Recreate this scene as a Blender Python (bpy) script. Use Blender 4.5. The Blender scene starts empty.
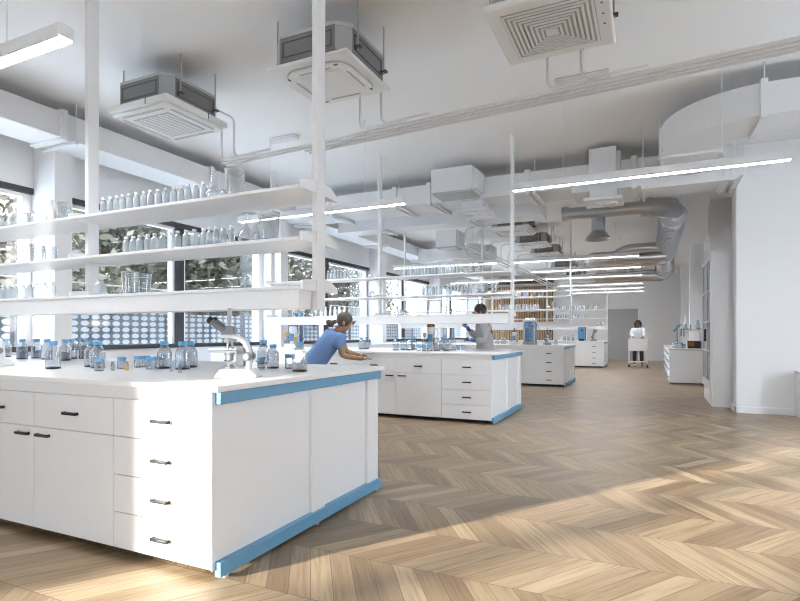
import bpy, bmesh, math, random
from mathutils import Vector, Matrix
random.seed(7)
SC = bpy.context.scene
C = SC.collection
PI = math.pi
F, YAW, V0, EYE = 535.5, math.radians(25.0), 334.0, 1.12
CA, SA = math.cos(YAW), math.sin(YAW)

# ------------------------------------------------------------------ measuring helpers
def ray(u, v):
    a = (u - 400) / F
    return Vector((-SA + a * CA, CA + a * SA, -(v - V0) / F))
def at_y(u, v, Y):
    d = ray(u, v); return d * (Y / d.y) + Vector((0, 0, EYE))
def at_z(u, v, Z):
    d = ray(u, v); return d * ((Z - EYE) / d.z) + Vector((0, 0, EYE))

# ------------------------------------------------------------------ materials
MAT = {}
def mat(name, col, rough=0.5, metal=0.0, spec=0.5, emit=None, estr=0.0, bump=0.0, bscale=60.0):
    m = bpy.data.materials.new(name); m.use_nodes = True
    nt = m.node_tree; b = nt.nodes['Principled BSDF']
    b.inputs['Base Color'].default_value = (*col, 1)
    b.inputs['Roughness'].default_value = rough
    b.inputs['Metallic'].default_value = metal
    b.inputs['Specular IOR Level'].default_value = spec
    if emit:
        b.inputs['Emission Color'].default_value = (*emit, 1)
        b.inputs['Emission Strength'].default_value = estr
    # faint procedural variation so that no surface is perfectly uniform
    tc = nt.nodes.new('ShaderNodeTexCoord'); no = nt.nodes.new('ShaderNodeTexNoise')
    no.inputs['Scale'].default_value = bscale
    nt.links.new(tc.outputs['Object'], no.inputs['Vector'])
    mx = nt.nodes.new('ShaderNodeMix'); mx.data_type = 'RGBA'; mx.blend_type = 'MULTIPLY'
    mx.inputs[0].default_value = 0.06
    mx.inputs[6].default_value = (*col, 1)
    nt.links.new(no.outputs['Fac'], mx.inputs[7])
    nt.links.new(mx.outputs[2], b.inputs['Base Color'])
    if bump:
        bp = nt.nodes.new('ShaderNodeBump'); bp.inputs['Strength'].default_value = bump
        bp.inputs['Distance'].default_value = 0.01
        nt.links.new(no.outputs['Fac'], bp.inputs['Height'])
        nt.links.new(bp.outputs['Normal'], b.inputs['Normal'])
    MAT[name] = m
    return m

mat('wall_paint', (0.85, 0.85, 0.86), 0.7)
mat('ceiling_paint', (0.89, 0.885, 0.88), 0.8)
mat('white_laminate', (0.86, 0.87, 0.89), 0.35)
mat('white_worktop', (0.93, 0.93, 0.94), 0.3)
mat('white_metal', (0.84, 0.845, 0.86), 0.35)
mat('duct_paint', (0.75, 0.75, 0.76), 0.55)
mat('ac_plastic', (0.80, 0.80, 0.79), 0.5)
mat('ac_body', (0.20, 0.205, 0.21), 0.5)
mat('ac_corner', (0.40, 0.41, 0.42), 0.5)
mat('slot_dark', (0.10, 0.10, 0.10), 0.7)
mat('slot_grey', (0.50, 0.50, 0.50), 0.7)
mat('blue_edge', (0.155, 0.37, 0.57), 0.4)
mat('dark_handle', (0.035, 0.035, 0.038), 0.35, 0.5)
mat('black', (0.02, 0.02, 0.022), 0.45)
mat('plinth_shadow', (0.03, 0.03, 0.03), 0.7)  # near-black also stands in for the shadow band under the benches
mat('frame_dark', (0.045, 0.047, 0.055), 0.5)
mat('steel', (0.62, 0.62, 0.63), 0.3, 0.9)
mat('galvanised', (0.55, 0.56, 0.58), 0.30, 1.0, bump=0.12, bscale=25)
mat('rod_grey', (0.45, 0.45, 0.46), 0.5, 0.4)
mat('cap_blue', (0.16, 0.42, 0.70), 0.4)
mat('grey_plastic', (0.22, 0.23, 0.25), 0.4)
mat('light_grey', (0.55, 0.56, 0.58), 0.45)
mat('amber_glass', (0.30, 0.12, 0.02), 0.2)
mat('amber_liquid', (0.62, 0.36, 0.10), 0.3)
mat('device_blue', (0.10, 0.30, 0.52), 0.3)
mat('glove_blue', (0.05, 0.13, 0.42), 0.5)
mat('scrub_blue', (0.17, 0.30, 0.60), 0.8, bump=0.3, bscale=30)
mat('scrub_navy', (0.03, 0.04, 0.09), 0.8)
mat('coat_grey', (0.50, 0.50, 0.51), 0.85, bump=0.3, bscale=30)
mat('coat_white', (0.80, 0.82, 0.86), 0.8, bump=0.3, bscale=30)
mat('skin_tan', (0.42, 0.25, 0.16), 0.5)
mat('skin_brown', (0.20, 0.105, 0.065), 0.5)
mat('hair_dark', (0.03, 0.024, 0.02), 0.55)
mat('hair_grey', (0.10, 0.085, 0.075), 0.55)
mat('lips', (0.33, 0.12, 0.10), 0.5)
mat('door_grey', (0.46, 0.46, 0.475), 0.6)
mat('wood_lintel', (0.10, 0.055, 0.03), 0.6)
mat('bark', (0.10, 0.075, 0.055), 0.9, bump=0.6, bscale=20)
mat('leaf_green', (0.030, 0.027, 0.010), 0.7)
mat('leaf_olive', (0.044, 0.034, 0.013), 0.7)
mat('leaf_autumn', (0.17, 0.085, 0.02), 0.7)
mat('stucco', (0.30, 0.25, 0.19), 0.9)
mat('stucco_brown', (0.12, 0.095, 0.075), 0.9)
mat('paving', (0.85, 0.84, 0.82), 0.9)
mat('lamp_glow', (1, 1, 1), 0.5, emit=(0.97, 0.98, 1.0), estr=22.0)
mat('roof_dark', (0.12, 0.10, 0.09), 0.8)

def nodes(name):
    m = bpy.data.materials.new(name); m.use_nodes = True
    nt = m.node_tree; nt.nodes.clear(); MAT[name] = m
    out = nt.nodes.new('ShaderNodeOutputMaterial')
    return m, nt, out

def glass(name, tint, diffuse=0.0, dcol=(0.9, 0.93, 0.95), edge=0.35, rough=0.02, dark=0.35):
    """thin-walled glass: clear when seen face on, reflecting and denser at the rim"""
    m, nt, out = nodes(name)
    tr = nt.nodes.new('ShaderNodeBsdfTransparent')
    lw0 = nt.nodes.new('ShaderNodeLayerWeight'); lw0.inputs['Blend'].default_value = 0.5
    rp = nt.nodes.new('ShaderNodeValToRGB'); e_ = rp.color_ramp.elements
    e_[0].position = 0.35; e_[0].color = (*tint, 1); e_[1].position = 0.95; e_[1].color = (*[q*dark for q in tint], 1)
    nt.links.new(lw0.outputs['Facing'], rp.inputs[0]); nt.links.new(rp.outputs[0], tr.inputs[0])
    gl = nt.nodes.new('ShaderNodeBsdfGlossy'); gl.inputs['Roughness'].default_value = rough
    gl.inputs[0].default_value = (0.95, 0.97, 1, 1)
    lw = nt.nodes.new('ShaderNodeLayerWeight'); lw.inputs['Blend'].default_value = edge
    mr = nt.nodes.new('ShaderNodeMapRange')
    mr.inputs['To Min'].default_value = 0.04; mr.inputs['To Max'].default_value = 0.75
    nt.links.new(lw.outputs['Facing'], mr.inputs['Value'])
    mx = nt.nodes.new('ShaderNodeMixShader')
    nt.links.new(mr.outputs[0], mx.inputs[0]); nt.links.new(tr.outputs[0], mx.inputs[1]); nt.links.new(gl.outputs[0], mx.inputs[2])
    last = mx
    if diffuse > 0:
        df = nt.nodes.new('ShaderNodeBsdfDiffuse'); df.inputs[0].default_value = (*dcol, 1)
        m2 = nt.nodes.new('ShaderNodeMixShader'); m2.inputs[0].default_value = diffuse
        nt.links.new(mx.outputs[0], m2.inputs[1]); nt.links.new(df.outputs[0], m2.inputs[2]); last = m2
    nt.links.new(last.outputs[0], out.inputs[0])
    return m
glass('clear_glass', (0.74, 0.77, 0.80), 0.10, (0.6, 0.64, 0.68), edge=0.45)
glass('shelf_glass', (0.80, 0.86, 0.90), 0.34, (0.80, 0.86, 0.92), edge=0.55, dark=0.6)
glass('beaker_glass', (0.88, 0.91, 0.93), 0.10, edge=0.6, dark=0.55)
glass('base_reflection', (0.03, 0.03, 0.04), 0.0, edge=0.15)  # dark tint stands in for internal reflection in the bottle bottom
glass('grey_liquid', (0.42, 0.44, 0.48), 0.08, (0.5, 0.52, 0.56))
glass('blue_glass', (0.30, 0.52, 0.72), 0.20, (0.35, 0.55, 0.75))
glass('window_glass', (0.95, 0.96, 0.97), 0.0, edge=0.12, dark=0.9)
mat('cap_clear', (0.82, 0.86, 0.89), 0.4)

class NT:
    """tiny expression builder over math nodes"""
    def __init__(s, nt): s.nt = nt
    def op(s, o, a, b=None, c=None):
        n = s.nt.nodes.new('ShaderNodeMath'); n.operation = o
        for i, x in enumerate((a, b, c)):
            if x is None: continue
            if isinstance(x, (int, float)): n.inputs[i].default_value = x
            else: s.nt.links.new(x, n.inputs[i])
        return n.outputs[0]
    def ramp(s, fac, stops):
        r = s.nt.nodes.new('ShaderNodeValToRGB')
        e = r.color_ramp.elements
        while len(e) < len(stops): e.new(0.5)
        for i, (p, c) in enumerate(stops):
            e[i].position = p; e[i].color = (*c, 1)
        s.nt.links.new(fac, r.inputs[0]); return r.outputs[0]
    def mix(s, kind, f, a, b):
        n = s.nt.nodes.new('ShaderNodeMix'); n.data_type = 'RGBA'; n.blend_type = kind
        for i, x in ((0, f), (6, a), (7, b)):
            if isinstance(x, (int, float)): n.inputs[i].default_value = x
            elif isinstance(x, tuple): n.inputs[i].default_value = (*x, 1)
            else: s.nt.links.new(x, n.inputs[i])
        return n.outputs[2]
    def xyz(s, x, y, z):
        n = s.nt.nodes.new('ShaderNodeCombineXYZ')
        for i, q in enumerate((x, y, z)):
            if isinstance(q, (int, float)): n.inputs[i].default_value = q
            else: s.nt.links.new(q, n.inputs[i])
        return n.outputs[0]

def make_floor_mat():
    m, nt, out = nodes('oak_chevron')
    N = NT(nt)
    b = nt.nodes.new('ShaderNodeBsdfPrincipled')
    tc = nt.nodes.new('ShaderNodeTexCoord'); sp = nt.nodes.new('ShaderNodeSeparateXYZ')
    nt.links.new(tc.outputs['Object'], sp.inputs[0])
    x, y = sp.outputs[0], sp.outputs[1]
    W, STEP, K = 0.455, 0.118, 0.69
    Y = N.op('DIVIDE', N.op('SUBTRACT', y, 2.80), W)
    k = N.op('FLOOR', Y); f = N.op('SUBTRACT', Y, k)
    par = N.op('MULTIPLY', N.op('FRACT', N.op('MULTIPLY', k, 0.5)), 2.0)       # 0 even, 1 odd strip
    tri = N.op('ADD', f, N.op('MULTIPLY', par, N.op('SUBTRACT', 1.0, N.op('MULTIPLY', f, 2.0))))
    inv = N.op('ADD', x, N.op('MULTIPLY', tri, W * K))
    q = N.op('DIVIDE', inv, STEP); idx = N.op('FLOOR', q); fr = N.op('SUBTRACT', q, idx)
    wn = nt.nodes.new('ShaderNodeTexWhiteNoise'); wn.noise_dimensions = '3D'
    nt.links.new(N.xyz(idx, k, 3.7), wn.inputs['Vector'])
    plank = N.ramp(wn.outputs['Value'], [(0.0, (0.225, 0.155, 0.092)), (0.35, (0.32, 0.235, 0.148)), (0.7, (0.38, 0.286, 0.185)), (1.0, (0.455, 0.36, 0.245))])
    # grain running along each plank
    no = nt.nodes.new('ShaderNodeTexNoise'); no.inputs['Scale'].default_value = 1.0; no.inputs['Detail'].default_value = 4.0
    nt.links.new(N.xyz(N.op('MULTIPLY', inv, 48.0), N.op('MULTIPLY', y, 3.5), N.op('MULTIPLY', N.op('ADD', k, idx), 3.1)), no.inputs['Vector'])
    grain = N.ramp(no.outputs['Fac'], [(0.32, (0.66, 0.60, 0.54)), (0.5, (0.95, 0.94, 0.93)), (0.7, (1.10, 1.09, 1.08))])
    col = N.mix('MULTIPLY', 0.8, plank, grain)
    g1 = N.op('LESS_THAN', N.op('MINIMUM', fr, N.op('SUBTRACT', 1.0, fr)), 0.018)
    g2 = N.op('LESS_THAN', N.op('MINIMUM', f, N.op('SUBTRACT', 1.0, f)), 0.005)
    gap = N.op('MAXIMUM', g1, g2)
    col = N.mix('MIX', N.op('MULTIPLY', gap, 0.75), col, (0.09, 0.06, 0.04))
    nt.links.new(col, b.inputs['Base Color'])
    rr = N.op('ADD', 0.33, N.op('MULTIPLY', wn.outputs['Value'], 0.12))
    nt.links.new(rr, b.inputs['Roughness'])
    b.inputs['Specular IOR Level'].default_value = 0.5
    bp = nt.nodes.new('ShaderNodeBump'); bp.inputs['Strength'].default_value = 0.12; bp.inputs['Distance'].default_value = 0.004
    nt.links.new(N.op('SUBTRACT', no.outputs['Fac'], gap), bp.inputs['Height'])
    nt.links.new(bp.outputs[0], b.inputs['Normal'])
    nt.links.new(b.outputs[0], out.inputs[0])
make_floor_mat()

def make_oval_mat():
    m, nt, out = nodes('oval_screen'); N = NT(nt)
    b = nt.nodes.new('ShaderNodeBsdfPrincipled'); b.inputs['Roughness'].default_value = 0.6
    tc = nt.nodes.new('ShaderNodeTexCoord'); sp = nt.nodes.new('ShaderNodeSeparateXYZ')
    nt.links.new(tc.outputs['Object'], sp.inputs[0])
    a = N.op('SUBTRACT', N.op('FRACT', N.op('DIVIDE', sp.outputs[1], 0.175)), 0.5)
    c = N.op('SUBTRACT', N.op('FRACT', N.op('DIVIDE', sp.outputs[2], 0.098)), 0.5)
    d = N.op('ADD', N.op('MULTIPLY', a, a), N.op('MULTIPLY', c, c))
    col = N.ramp(d, [(0.0, (0.46, 0.47, 0.49)), (0.135, (0.46, 0.47, 0.49)), (0.16, (0.07, 0.07, 0.065)), (1.0, (0.07, 0.07, 0.065))])
    nt.links.new(col, b.inputs['Base Color']); nt.links.new(b.outputs[0], out.inputs[0])
make_oval_mat()

def make_slats_mat():
    m, nt, out = nodes('wood_slats'); N = NT(nt)
    b = nt.nodes.new('ShaderNodeBsdfPrincipled'); b.inputs['Roughness'].default_value = 0.5
    tc = nt.nodes.new('ShaderNodeTexCoord'); no = nt.nodes.new('ShaderNodeTexNoise')
    mp = nt.nodes.new('ShaderNodeMapping'); mp.inputs['Scale'].default_value = (14, 14, 1.2)
    nt.links.new(tc.outputs['Object'], mp.inputs[0]); nt.links.new(mp.outputs[0], no.inputs['Vector'])
    nt.links.new(N.ramp(no.outputs['Fac'], [(0.3, (0.36, 0.22, 0.11)), (0.7, (0.55, 0.38, 0.22))]), b.inputs['Base Color'])
    nt.links.new(b.outputs[0], out.inputs[0])
make_slats_mat()

# ------------------------------------------------------------------ mesh builder
class MB:
    def __init__(s): s.bm = bmesh.new(); s.smooth = set()
    def box(s, x0, y0, z0, x1, y1, z1):
        v = [s.bm.verts.new(p) for p in ((x0,y0,z0),(x1,y0,z0),(x1,y1,z0),(x0,y1,z0),(x0,y0,z1),(x1,y0,z1),(x1,y1,z1),(x0,y1,z1))]
        for f in ((3,2,1,0),(4,5,6,7),(0,1,5,4),(1,2,6,5),(2,3,7,6),(3,0,4,7)):
            s.bm.faces.new([v[i] for i in f])
        return s
    def ring(s, c, ax, r, n, ex=None):
        c = Vector(c); ax = Vector(ax).normalized()
        e1 = Vector(ex) if ex else (Vector((0,0,1)) if abs(ax.z) < 0.9 else Vector((1,0,0)))
        e1 = (e1 - ax * e1.dot(ax)).normalized(); e2 = ax.cross(e1)
        return [s.bm.verts.new(c + (e1 * math.cos(2*PI*i/n) + e2 * math.sin(2*PI*i/n)) * r) for i in range(n)]
    def skin(s, rings, cap0=True, cap1=True, smooth=True):
        for a, b in zip(rings, rings[1:]):
            n = len(a)
            for i in range(n):
                f = s.bm.faces.new((a[i], a[(i+1)%n], b[(i+1)%n], b[i])); f.smooth = smooth
        if cap0: s.bm.faces.new(list(reversed(rings[0])))
        if cap1: s.bm.faces.new(rings[-1])
        return s
    def cyl(s, p0, p1, r0, r1=None, n=12, caps=True):
        p0, p1 = Vector(p0), Vector(p1); ax = p1 - p0
        r1 = r0 if r1 is None else r1
        return s.skin([s.ring(p0, ax, r0, n), s.ring(p1, ax, r1, n)], caps, caps)
    def tube(s, pts, r, n=8, caps=True):
        pts = [Vector(p) for p in pts]; rings = []
        rs = r if isinstance(r, (list, tuple)) else [r] * len(pts)
        e = None
        for i, p in enumerate(pts):
            t = (pts[min(i+1, len(pts)-1)] - pts[max(i-1, 0)]).normalized()
            if e is None: e = Vector((0,0,1)) if abs(t.z) < 0.9 else Vector((1,0,0))
            e = (e - t * e.dot(t)).normalized()
            rings.append(s.ring(p, t, rs[i], n, e))
        return s.skin(rings, caps, caps)
    def lathe(s, prof, at=(0,0,0), n=16, caps=(True, True)):
        at = Vector(at)
        rings = [s.ring(at + Vector((0,0,z)), (0,0,1), max(r, 1e-4), n, (1,0,0)) for r, z in prof]
        return s.skin(rings, *caps)
    def prism(s, poly, axis, a0, a1):
        """poly: 2-D outline; axis 0/1/2 = extrusion along x/y/z between a0 and a1"""
        def P(p, a):
            return {0: (a, p[0], p[1]), 1: (p[0], a, p[1]), 2: (p[0], p[1], a)}[axis]
        lo = [s.bm.verts.new(P(p, a0)) for p in poly]; hi = [s.bm.verts.new(P(p, a1)) for p in poly]
        return s.skin([lo, hi], smooth=False)
    def ball(s, c, r, sc=(1,1,1), seg=14, rot=None):
        mt = Matrix.Translation(Vector(c)) @ (rot.to_4x4() if rot else Matrix()) @ Matrix.Diagonal((r*sc[0], r*sc[1], r*sc[2], 1))
        g = bmesh.ops.create_uvsphere(s.bm, u_segments=seg, v_segments=max(6, seg//2+1), radius=1.0, matrix=mt)
        for v in g['verts']:
            for f in v.link_faces: f.smooth = True
        return s
    def mesh(s, name, m):
        bmesh.ops.recalc_face_normals(s.bm, faces=s.bm.faces[:])
        me = bpy.data.meshes.new(name); s.bm.to_mesh(me); s.bm.free()
        me.set_sharp_from_angle(angle=math.radians(38))
        for q in (m if isinstance(m, (list, tuple)) else [m]):
            me.materials.append(MAT[q])
        return me
    def build(s, name, m, parent=None, loc=None, bevel=0.0, seg=2):
        o = bpy.data.objects.new(name, s.mesh(name, m)); C.objects.link(o)
        if parent: o.parent = parent
        if loc is not None: o.location = loc
        if bevel:
            md = o.modifiers.new('bevel', 'BEVEL'); md.width = bevel; md.segments = seg; md.limit_method = 'ANGLE'
        return o

def tag(o, label=None, cat=None, group=None, kind=None):
    if label: o['label'] = label
    if cat: o['category'] = cat
    if group: o['group'] = group
    if kind: o['kind'] = kind
    return o
def thing(name, label, cat, loc=(0,0,0), rz=0.0, group=None):
    o = bpy.data.objects.new(name, None); C.objects.link(o)
    o.location = loc; o.rotation_euler = (0, 0, rz); o.empty_display_size = 0.1
    return tag(o, label, cat, group)
def struct(name, mb, m, parent=None, label=None, **k):
    o = mb.build(name, m, parent, **k)
    if not parent: tag(o, label, None, None, 'structure')
    return o
def dup(root, loc=None, rz=None, label=None, group=None):
    r = root.copy(); C.objects.link(r)
    if loc is not None: r.location = loc
    if rz is not None: r.rotation_euler = (0, 0, rz)
    if label: r['label'] = label
    if group: r['group'] = group
    for ch in list(root.children):
        c = ch.copy(); C.objects.link(c); c.parent = r
        for g in list(ch.children):
            d = g.copy(); C.objects.link(d); d.parent = c
    return r
ORD = ('first second third fourth fifth sixth seventh eighth ninth tenth eleventh twelfth thirteenth fourteenth fifteenth '
       'sixteenth seventeenth eighteenth nineteenth twentieth twenty-first twenty-second twenty-third twenty-fourth twenty-fifth').split()
def arc(c, r, a0, a1, ax1, ax2, n=8):
    c, ax1, ax2 = Vector(c), Vector(ax1), Vector(ax2)
    return [c + ax1 * (r*math.cos(a0+(a1-a0)*i/n)) + ax2 * (r*math.sin(a0+(a1-a0)*i/n)) for i in range(n+1)]

# ------------------------------------------------------------------ the room
CEIL = 3.8
XW = -7.0                      # inner face of the window wall
COLS = [-9.15, -4.72, -0.29, 4.14, 8.57, 13.0, 17.43, 21.86]
YB = 24.8                      # far wall
struct('floor', MB().box(-7.3, -10.3, -0.1, 5.0, 25.1, 0.0), 'oak_chevron')
struct('ceiling', MB().box(-7.3, -10.3, CEIL, 5.0, 25.1, CEIL+0.2), 'ceiling_paint')
w = MB()
w.box(-7.3, -10.3, 0, XW, 25.1, 0.90); w.box(-7.3, -10.3, 2.94, XW, 25.1, CEIL)
w.box(-7.3, -4.72, 0.90, XW, 2.4, 2.94)                      # unseen bays walled up to keep sun off the benches
w.box(-7.3, -10.3, 0.90, XW, -9.15, 2.94); w.box(-7.3, 24.6, 0.90, XW, 25.1, 2.94)
for y in COLS: w.box(-7.3, y, 0.90, XW, y+0.22, 2.94)
struct('wall_left', w, 'wall_paint')
for i, y in enumerate(COLS):
    struct('trim_%d' % (i+1), MB().box(XW, y, 0, -6.58, y+0.22, CEIL), 'wall_paint', label='white square column standing against the window wall')
wb = MB().box(XW, YB, 0, 1.6, YB+0.3, CEIL)
struct('wall_back', wb, 'wall_paint')
# right-hand side: a long wall stepping in at a thick block
struct('wall_right', MB().box(1.45, 9.2, 0, 1.75, 25.1, CEIL), 'wall_paint')
struct('wall_block', MB().box(1.12, 8.94, 0, 5.0, 9.24, CEIL), 'wall_paint')
wr = MB(); wr.box(4.5, -10.0, 0, 4.8, 8.94, 0.4); wr.box(4.5, -10.0, 3.2, 4.8, 8.94, CEIL)
for y0, y1 in ((-10.0, 5.2), (6.1, 8.94)): wr.box(4.5, y0, 0.4, 4.8, y1, 3.2)  # gap between them is an unseen opening added for fill light
struct('wall_right_near', wr, 'wall_paint')
for i, y in enumerate((12.3, 18.2, 23.1)):
    struct('trim_%d' % (i+20), MB().box(1.09, y, 0, 1.45, y+0.4, CEIL), 'wall_paint', label='white square column on the right wall')
r = MB()
r.box(-7.0, -10.3, 0, 4.8, -10.0, 0.6); r.box(-7.0, -10.3, 2.6, 4.8, -10.0, CEIL)
r.box(-7.0, -10.3, 0.6, 0.8, -10.0, 2.6); r.box(2.7, -10.3, 0.6, 4.8, -10.0, 2.6)  # unseen rear opening added to light the bench fronts
struct('wall_rear', r, 'wall_paint')
b = MB().box(1.09, 8.91, 0, 4.5, 8.94, 0.095); b.box(1.09, 8.91, 0, 1.12, 9.24, 0.095)
struct('baseboard_right', b, 'white_laminate', bevel=0.006)
struct('baseboard_back', MB().box(-3.9, YB-0.02, 0, 1.45, YB, 0.08), 'white_laminate')
# doorway in the far wall
d = MB().box(-1.64, YB-0.03, 0.0, -0.45, YB-0.002, 2.19)
dr = struct('door_1', d, 'door_grey', label='plain grey sliding door panel in the far wall')
MB().box(-0.62, YB-0.07, 0.95, -0.58, YB-0.03, 1.15).build('door_handle', 'steel', dr)

# windows
def portal(x, y, z, sx, sy, rot):
    l = bpy.data.lights.new('portal', 'AREA'); l.shape = 'RECTANGLE'; l.size = sx; l.size_y = sy
    l.cycles.is_portal = True
    o = bpy.data.objects.new('daylight_opening', l); C.objects.link(o); o.location = (x, y, z); o.rotation_euler = rot
bays = [(COLS[i]+0.22, (COLS+[24.6])[i+1]) for i in range(len(COLS))]
bays[2] = (2.4, COLS[3])  # window shortened by the added sun-blocking wall
n = 0
for y0, y1 in bays:
    if -5 < y0 < -4: continue
    n += 1
    m = (y0+y1)/2
    f = MB()
    f.box(-7.16, y0, 2.865, -6.99, y1, 2.94); f.box(-7.16, y0, 0.90, -6.96, y1, 0.965)
    if y0 > 4: f.box(-7.2, m-0.09, 0.965, -7.02, m+0.09, 2.865)
    if y0 > 8: f.box(-7.16, y1-0.06, 0.965, -7.06, y1, 2.865)
    else: c_w = MB().box(-7.16, y1-0.06, 0.965, -7.04, y1, 2.865)
    wn = struct('window_%d' % n, f, 'frame_dark', label='tall window with dark frame and one central mullion')
    if y0 < 8: c_w.build('white_jamb', 'white_metal', wn)
    g = MB()
    for a, c_ in ((y0, m-0.09), (m+0.09, y1-0.06)):
        g.box(-7.13, a, 2.82, -7.04, c_, 2.865); g.box(-7.13, a, 0.965, -7.04, a+0.04, 2.82); g.box(-7.13, c_-0.05, 0.965, -7.04, c_, 2.82)
        g.box(-7.11, a+0.04, 1.82, -7.08, c_-0.05, 1.835)
    g.build('inner_frame', 'white_metal', wn)
    p = MB()
    for a, c_ in ((y0, m-0.09), (m+0.09, y1-0.06)):
        p.box(-7.098, a+0.03, 0.965, -7.092, c_-0.04, 2.83)
    p.build('pane', 'window_glass', wn)
    portal(-7.28, m, 1.9, 1.95, y1-y0, (0, -PI/2, 0))
portal(4.78, 5.65, 1.8, 2.8, 0.9, (0, PI/2, 0))  # guides daylight through the added side opening
portal(1.75, -10.28, 1.6, 1.9, 2.0, (PI/2, 0, 0))  # guides daylight through the added rear opening

# wood slats and lintel at the far left corner
sl = thing('slat_wall', 'wall of vertical wood slats in the far left corner', 'wall panel', (-5.45, YB-0.1, 0))
MB().box(-1.5, 0.05, 0, 1.5, 0.095, 3.3).build('backing', 'wood_lintel', sl)
s_ = MB()
for i in range(26): s_.box(-1.48+i*0.115, 0.0, 0.02, -1.48+i*0.115+0.075, 0.05, 3.3)
s_.build('slats', 'wood_slats', sl)
tag(MB().box(-6.9, YB-0.35, 3.42, -3.9, YB-0.1, 3.6).build('wood_beam', 'wood_lintel'), 'dark brown wooden beam above the slat wall at the far end', 'beam', kind='structure')

# low white cabinet at the right edge of the frame
lc = thing('low_cabinet', 'low white cabinet against the white wall at the right picture edge', 'cabinet', (1.80, 8.55, 0))
MB().box(0, 0, 0, 0.9, 0.35, 0.60).build('carcass', 'white_laminate', lc, bevel=0.004)
MB().box(-0.01, -0.01, 0.60, 0.91, 0.35, 0.62).build('top', 'white_laminate', lc, bevel=0.004)
for i in range(2):
    dd = MB().box(0.02+i*0.44, -0.015, 0.06, 0.44+i*0.44, 0, 0.58).build('door', 'white_laminate', lc, bevel=0.003)
    MB().box(0.36+i*0.1, -0.035, 0.45, 0.375+i*0.1, -0.015, 0.53).build('handle', 'dark_handle', dd)

# ------------------------------------------------------------------ laboratory benches
def handle(x, z, parent):
    h = MB()
    h.box(x-0.055, -0.042, z-0.008, x+0.055, -0.031, z+0.008)
    h.box(x-0.055, -0.034, z-0.008, x-0.043, -0.018, z+0.008); h.box(x+0.043, -0.034, z-0.008, x+0.055, -0.018, z+0.008)
    h.build('handle', 'dark_handle', parent, bevel=0.003)
def make_bench(label, loc, L=4.62, D=1.60):
    t = thing('lab_bench', label, 'lab bench', loc, 0, 'white island lab benches with blue end rails')
    MB().box(-L, 0.005, 0.045, -0.036, D-0.02, 0.858).build('carcass', 'white_laminate', t)
    MB().box(-L-0.02, -0.03, 0.858, 0.012, D+0.03, 0.886).build('worktop', 'white_worktop', t, bevel=0.004)
    MB().box(-0.0365, -0.0185, 0.045, -0.0345, D-0.02, 0.858).build('end_panel', 'white_laminate', t)
    MB().box(-L, -0.006, 0.803, -0.037, 0.005, 0.858).build('apron', 'white_laminate', t)
    MB().box(-L+0.05, 0.12, 0.004, -0.12, D-0.12, 0.045).build('plinth', 'plinth_shadow', t)
    for z0, z1 in ((0.80, 0.857), (0.014, 0.082)):
        MB().box(-0.036, 0.0, z0, 0.0, D, z1).build('end_rail', 'blue_edge', t, bevel=0.003)
    for y0, y1 in ((0.75, 0.88), (D-0.18, D-0.025)):
        MB().box(-0.037, y0, 0.082, -0.014, y1, 0.80).build('pilaster', 'white_laminate', t, bevel=0.002)
    for y0 in (0.05, D/2, D-0.05):
        MB().cyl((-0.020, y0, 0.0), (-0.020, y0, 0.016), 0.016).build('foot', 'light_grey', t)
    W = 0.65; x = -0.037; k = 0; g = 0.0016
    while x - W > -L - 0.05:
        x0, x1 = x-W, x
        if k % 3 == 0:
            zs = (0.048, 0.229, 0.417, 0.608, 0.797)
            for a, b_ in zip(zs, zs[1:]):
                q = MB().box(x0+g, -0.018, a+g, x1-g, 0.004, b_-g).build('drawer', 'white_laminate', t, bevel=0.0015)
                handle((x0+x1)/2+0.012, (a+b_)/2, q)
        else:
            q = MB().box(x0+g, -0.018, 0.608+g, x1-g, 0.004, 0.797-g).build('drawer', 'white_laminate', t, bevel=0.0015)
            handle((x0+x1)/2, 0.70, q)
            q = MB().box(x0+g, -0.018, 0.048+g, x1-g, 0.004, 0.608-g).build('door', 'white_laminate', t, bevel=0.0015)
            handle(x0+0.09 if k % 3 == 1 else x1-0.09, 0.566, q)
        x -= W; k += 1
    return t
TOP = 0.887
B1 = (-1.76, 1.853, 0); B2 = (-1.733, 6.47, 0); B3 = (-1.60, 11.71, 0); B4 = (-1.33, 18.9, 0)
make_bench('white lab bench with blue end rails, nearest to the camera', B1)
make_bench('white lab bench with blue end rails behind the nearest one, beside the woman in blue', B2)
make_bench('third white lab bench from the front, carrying the blue cylinder', B3)
make_bench('farthest white lab bench, left of the grey far door', B4, D=1.3)

# ------------------------------------------------------------------ hanging racks
SHZ = (1.957, 1.667, 1.392)
def make_rack(label, loc, L=4.06):
    t = thing('hanging_rack', label, 'shelf rack', loc, 0, 'white ceiling hung shelf racks above the benches')
    for x in (0.0, -2.0, -4.0):
        if x - 0.04 < -L: continue
        MB().box(x-0.036, -0.043, 1.26, x, 0.043, CEIL).build('post', 'white_metal', t, bevel=0.003)
        for z in SHZ:
            zb = z-0.022
            pts = [(-0.172, zb), (0.19, zb-0.004), (0.19, zb+0.022)]
            pts += [(0.19-0.13*i/6, zb+0.022+0.05*math.sin(PI/2*i/6)) for i in range(1, 7)]
            pts += [(-0.05, zb+0.064), (-0.14, zb+0.056), (-0.172, zb+0.048)]
            MB().prism(pts, 0, x-0.030, x-0.006).build('bracket', 'white_metal', t)
    for z in SHZ:
        MB().box(-L, -0.178, z-0.020, -0.031, 0.18, z).build('shelf', 'white_laminate', t, bevel=0.003)
    MB().box(-L, -0.170, 1.264, -0.037, -0.030, 1.3715).build('apron', 'white_laminate', t, bevel=0.003)
    return t
R1 = (-1.738, 2.64, 0); R2 = (-1.655, 7.16, 0); R3 = (-1.555, 12.25, 0); R4 = (-1.30, 19.5, 0)
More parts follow.
